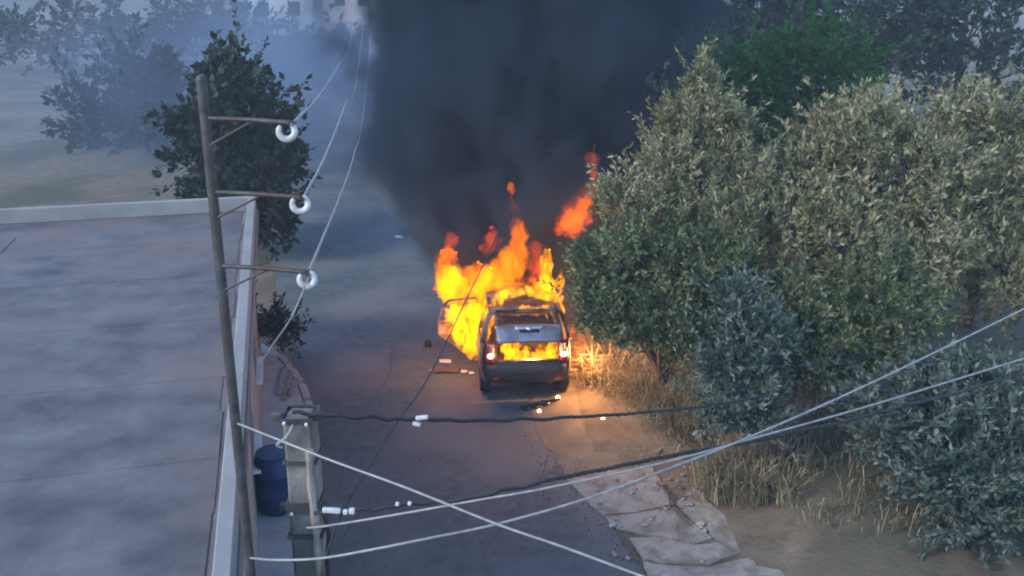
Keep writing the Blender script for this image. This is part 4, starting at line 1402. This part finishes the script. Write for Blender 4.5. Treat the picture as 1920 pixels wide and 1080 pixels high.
flame('mottled flame filling the open rear door down to the sill',
      [[(845, 590, 14), (862, 600, 22), (872, 630, 24), (882, 655, 15), (887, 672, 7)], [(880, 575, 20), (890, 610, 22), (885, 645, 15)], [(842, 620, 8), (862, 625, 18)], [(846, 582, 10), (870, 582, 14), (890, 585, 12)], [(838, 605, 8), (840, 580, 8)]],
      CY + 1.35, M['flame_mottled'], 0.025, 0.06, 2, lights=((850, 640, -0.2, 40, 0.15),))
flame('band of yellow flame along the front of the roof',
      [[(938, 556, 8), (965, 549, 10), (1000, 548, 11), (1030, 556, 12), (1042, 575, 10)], [(1025, 580, 8), (1040, 585, 8)], [(935, 575, 8), (928, 590, 5)]],
      CY + 1.0, M['flame_mottled'], 0.025, 0.05, 3, lights=())
flame('mottled flame running up the left rear pillar of the car',
      [[(908, 648, 6), (914, 618, 9), (922, 588, 11), (934, 562, 10), (948, 550, 6)], [(900, 600, 8), (912, 570, 9)]],
      CY + 0.75, M['flame_mottled'], 0.025, 0.05, 23)
flame('slender flame rising over the right edge of the roof',
      [[(1030, 560, 20), (1024, 525, 15), (1024, 495, 13), (1027, 466, 8)], [(1040, 575, 14), (1047, 545, 11), (1050, 522, 7), (1052, 508, 3)], [(1050, 590, 8), (1052, 570, 8)], [(1018, 545, 12), (1010, 530, 6)]],
      CY + 1.6, M['flame_mottled'], 0.025, 0.05, 4, lights=((1055, 560, 0, 90, 0.15),))
flame('bright mottled fire inside the open boot',
      [[(946, 669, 13), (968, 670, 13), (1000, 671, 11), (1028, 668, 13), (1043, 664, 12)], [(958, 662, 14), (966, 646, 8), (970, 636, 4)], [(1034, 660, 12), (1041, 642, 9), (1044, 630, 3)], [(985, 662, 8), (990, 650, 4)], [(948, 660, 10), (950, 640, 7), (945, 622, 4)], [(960, 655, 10), (975, 645, 5)], [(1036, 655, 10), (1042, 640, 5)], [(1010, 660, 9), (1018, 648, 4)]],
      CY + 0.33, M['flame_mottled'], 0.02, 0.04, 5, lights=((995, 664, -0.12, 150, 0.10),))
flame('orange fire rolling under the roof inside the cabin',
      [[(945, 590, 12), (975, 575, 16), (1010, 572, 16), (1040, 585, 12)], [(960, 560, 10), (1000, 556, 10)]],
      CY + 1.5, M['flame_orange'], 0.03, 0.06, 22)
flame('small flames licking behind the rear window of the tailgate',
      [[(968, 588, 6), (985, 580, 8), (1005, 585, 8), (1025, 578, 9), (1030, 570, 4)], [(985, 578, 6), (978, 570, 3)]],
      CY + 0.55, M['flame_mottled'], 0.02, 0.03, 6)
flame('detached orange flame against the tip of the green bush',
      [[(1055, 425, 8), (1075, 410, 18), (1090, 395, 16), (1100, 372, 10), (1106, 355, 3)], [(1078, 430, 14), (1085, 405, 12), (1068, 395, 6)]],
      CY + 2.2, M['flame_orange'], 0.03, 0.08, 7, lights=((1085, 405, 0, 25, 0.15),))
flame('small detached wisp of flame high above the roof', [[(963, 362, 5), (958, 350, 9), (955, 340, 5)]], CY + 2.2, M['flame_orange'], 0.025, 0.05, 8)
flame('faint red wisp of flame high beside the bush', [[(1112, 330, 4), (1110, 298, 13), (1112, 284, 5)]], CY + 2.4, M['flame_red'], 0.03, 0.06, 9)
flame('red flame tips curling above the yellow flames',
      [[(830, 480, 10), (845, 455, 9), (850, 440, 2)], [(920, 470, 16), (925, 440, 8), (923, 425, 3)], [(968, 440, 10), (972, 410, 12), (965, 385, 6), (958, 362, 3)], [(1010, 530, 22), (1000, 495, 18), (1010, 460, 6)], [(1060, 440, 26), (1085, 400, 30), (1105, 360, 14), (1110, 320, 6)]],
      CY + 2.3, M['flame_red'], 0.04, 0.12, 10)
flame('low red glow of fire licking the grass right of the car',
      [[(1072, 690, 6), (1085, 665, 14), (1080, 635, 14), (1072, 615, 5)]], CY + 0.6, M['flame_red'], 0.03, 0.07, 11, lights=((1092, 655, -0.2, 230, 0.15),))

# ------------------------------------------------------------------ smoke and haze
SMY = CY + 4.2
sb = Vector((AY(948, 470, SMY).x, SMY, 1.1))
SM_TOP = 13.0


def smoke_radius(h):
    return 1.25 + 0.34 * h


bm = bmesh.new()
hs2 = np.linspace(-0.5, SM_TOP, 22)
rings = []
for h in hs2:
    rr3 = (3.1 - 1.8 * math.exp(-max(h, 0) / 1.5) + 0.08 * max(h, 0)) * 1.32
    if h < 0: rr3 *= 0.6
    cx_ = 0.055 * h
    rings.append([bm.verts.new((cx_ + rr3 * 1.12 * math.cos(a) * (1 + 0.10 * mn.noise(Vector((math.cos(a) * 2, math.sin(a) * 2, h)))), rr3 * 0.85 * math.sin(a), h)) for a in np.linspace(0, 2 * math.pi, 33)[:-1]])
for a, b in zip(rings[:-1], rings[1:]):
    for k in range(32):
        bm.faces.new((a[k], a[(k + 1) % 32], b[(k + 1) % 32], b[k]))
bm.faces.new(rings[-1]); bm.faces.new(rings[0][::-1])


def smoke_mat():
    m = bpy.data.materials.new('smoke')
    m.use_nodes = True
    n, l = m.node_tree.nodes, m.node_tree.links
    n.remove(n['Principled BSDF'])
    out = n['Material Output']

    def math_(op, a, b=None, c=None):
        q = n.new('ShaderNodeMath'); q.operation = op
        for i, v in enumerate((a, b, c)):
            if v is None: continue
            if isinstance(v, (int, float)): q.inputs[i].default_value = v
            else: l.new(v, q.inputs[i])
        return q.outputs[0]
    tc = n.new('ShaderNodeTexCoord')
    sp = n.new('ShaderNodeSeparateXYZ'); l.new(tc.outputs['Object'], sp.inputs[0])
    hx, hy, hz_ = sp.outputs
    hpos = math_('MAXIMUM', hz_, 0.0)
    rad_ = math_('ADD', math_('MULTIPLY_ADD', math_('EXPONENT', math_('DIVIDE', hpos, -1.5)), -1.8, 3.1), math_('MULTIPLY', hpos, 0.08))
    dx = math_('DIVIDE', math_('MULTIPLY_ADD', hpos, -0.055, hx), 1.12)
    dy = math_('DIVIDE', hy, 0.85)
    r2 = math_('SQRT', math_('ADD', math_('MULTIPLY', dx, dx), math_('MULTIPLY', dy, dy)))
    rn = math_('DIVIDE', r2, rad_)
    ns = n.new('ShaderNodeTexNoise'); ns.inputs['Scale'].default_value = 0.42; ns.inputs['Detail'].default_value = 4; ns.inputs['Roughness'].default_value = 0.55
    l.new(tc.outputs['Object'], ns.inputs['Vector'])
    nb = n.new('ShaderNodeTexNoise'); nb.inputs['Scale'].default_value = 1.5; nb.inputs['Detail'].default_value = 3
    l.new(tc.outputs['Object'], nb.inputs['Vector'])
    e = math_('ADD', math_('SUBTRACT', 1.0, rn), math_('MULTIPLY', math_('SUBTRACT', ns.outputs['Fac'], 0.46), 2.3))
    e = math_('ADD', e, math_('MULTIPLY', math_('SUBTRACT', nb.outputs['Fac'], 0.5), 1.1))
    mr = n.new('ShaderNodeMapRange'); mr.interpolation_type = 'SMOOTHSTEP'
    mr.inputs['From Min'].default_value = 0.0; mr.inputs['From Max'].default_value = 0.58
    mr.inputs['To Min'].default_value = 0.0; mr.inputs['To Max'].default_value = 1.0
    l.new(e, mr.inputs['Value'])
    # fades out at the domain wall
    mr2 = n.new('ShaderNodeMapRange'); mr2.inputs['From Min'].default_value = 1.27; mr2.inputs['From Max'].default_value = 0.80
    l.new(rn, mr2.inputs['Value'])
    # thins as it rises
    mr3 = n.new('ShaderNodeMapRange'); mr3.inputs['From Min'].default_value = 0.0; mr3.inputs['From Max'].default_value = 9.0
    mr3.inputs['To Min'].default_value = 4.5; mr3.inputs['To Max'].default_value = 1.6
    l.new(hpos, mr3.inputs['Value'])
    den = math_('MULTIPLY', math_('MULTIPLY', mr.outputs[0], mr2.outputs[0]), mr3.outputs[0])
    pv = n.new('ShaderNodeVolumePrincipled')
    pv.inputs['Color'].default_value = (0.056, 0.085, 0.128, 1)
    pv.inputs['Absorption Color'].default_value = (0, 0, 0, 1)
    pv.inputs['Anisotropy'].default_value = 0.0
    l.new(den, pv.inputs['Density'])
    l.new(pv.outputs[0], out.inputs['Volume'])
    return m


M['smoke'] = smoke_mat()
smoke = bobj('smoke', bm, M['smoke'])
smoke.location = sb
tag(smoke, 'thick dark smoke column rising from the burning car', None, None, 'stuff')

# thin smoke drifting left over the road
bm = bmesh.new()
bmesh.ops.create_icosphere(bm, subdivisions=4, radius=1.0)
for v in bm.verts:
    v.co *= 1 + 0.12 * mn.noise(v.co * 1.5 + Vector((9, 0, 0)))
    v.co = Vector((v.co.x * 17, v.co.y * 17, max(v.co.z, -0.02) * 10))
drift_m = bpy.data.materials.new('drifting_smoke')
drift_m.use_nodes = True
n, l = drift_m.node_tree.nodes, drift_m.node_tree.links
n.remove(n['Principled BSDF'])
tc = n.new('ShaderNodeTexCoord')
ln = n.new('ShaderNodeVectorMath'); ln.operation = 'DIVIDE'; ln.inputs[1].default_value = (17, 17, 10); l.new(tc.outputs['Object'], ln.inputs[0])
le = n.new('ShaderNodeVectorMath'); le.operation = 'LENGTH'; l.new(ln.outputs[0], le.inputs[0])
fo = n.new('ShaderNodeMapRange'); fo.interpolation_type = 'SMOOTHSTEP'
fo.inputs['From Min'].default_value = 0.9; fo.inputs['From Max'].default_value = 0.35; l.new(le.outputs['Value'], fo.inputs['Value'])
nz_ = n.new('ShaderNodeTexNoise'); nz_.inputs['Scale'].default_value = 0.16; nz_.inputs['Detail'].default_value = 4; l.new(tc.outputs['Object'], nz_.inputs['Vector'])
nr_ = n.new('ShaderNodeMapRange'); nr_.inputs['From Min'].default_value = 0.36; nr_.inputs['From Max'].default_value = 0.66
nr_.inputs['To Min'].default_value = 0.015; nr_.inputs['To Max'].default_value = 0.17; l.new(nz_.outputs['Fac'], nr_.inputs['Value'])
mu = n.new('ShaderNodeMath'); mu.operation = 'MULTIPLY'; l.new(fo.outputs[0], mu.inputs[0]); l.new(nr_.outputs[0], mu.inputs[1])
pv = n.new('ShaderNodeVolumePrincipled'); pv.inputs['Color'].default_value = (0.24, 0.32, 0.44, 1)
l.new(mu.outputs[0], pv.inputs['Density']); l.new(pv.outputs[0], n['Material Output'].inputs['Volume'])
drift = bobj('smoke', bm, drift_m)
drift.location = (-11.5, 45.5, 0.02)
tag(drift, 'thin blue grey smoke drifting left over the far road', None, None, 'stuff')

HAZE = True
if HAZE:
    m = bpy.data.materials.new('haze')
    m.use_nodes = True
    n, l = m.node_tree.nodes, m.node_tree.links
    n.remove(n['Principled BSDF'])
    pv = n.new('ShaderNodeVolumePrincipled')
    pv.inputs['Color'].default_value = (0.72, 0.84, 1.0, 1)
    pv.inputs['Density'].default_value = 0.0014
    l.new(pv.outputs[0], n['Material Output'].inputs['Volume'])
    bm = bmesh.new()
    box(bm, (0, 120, 9.5), (800, 600, 21))
    hz_o = bobj('haze', bm, m)
    tag(hz_o, kind='stuff')
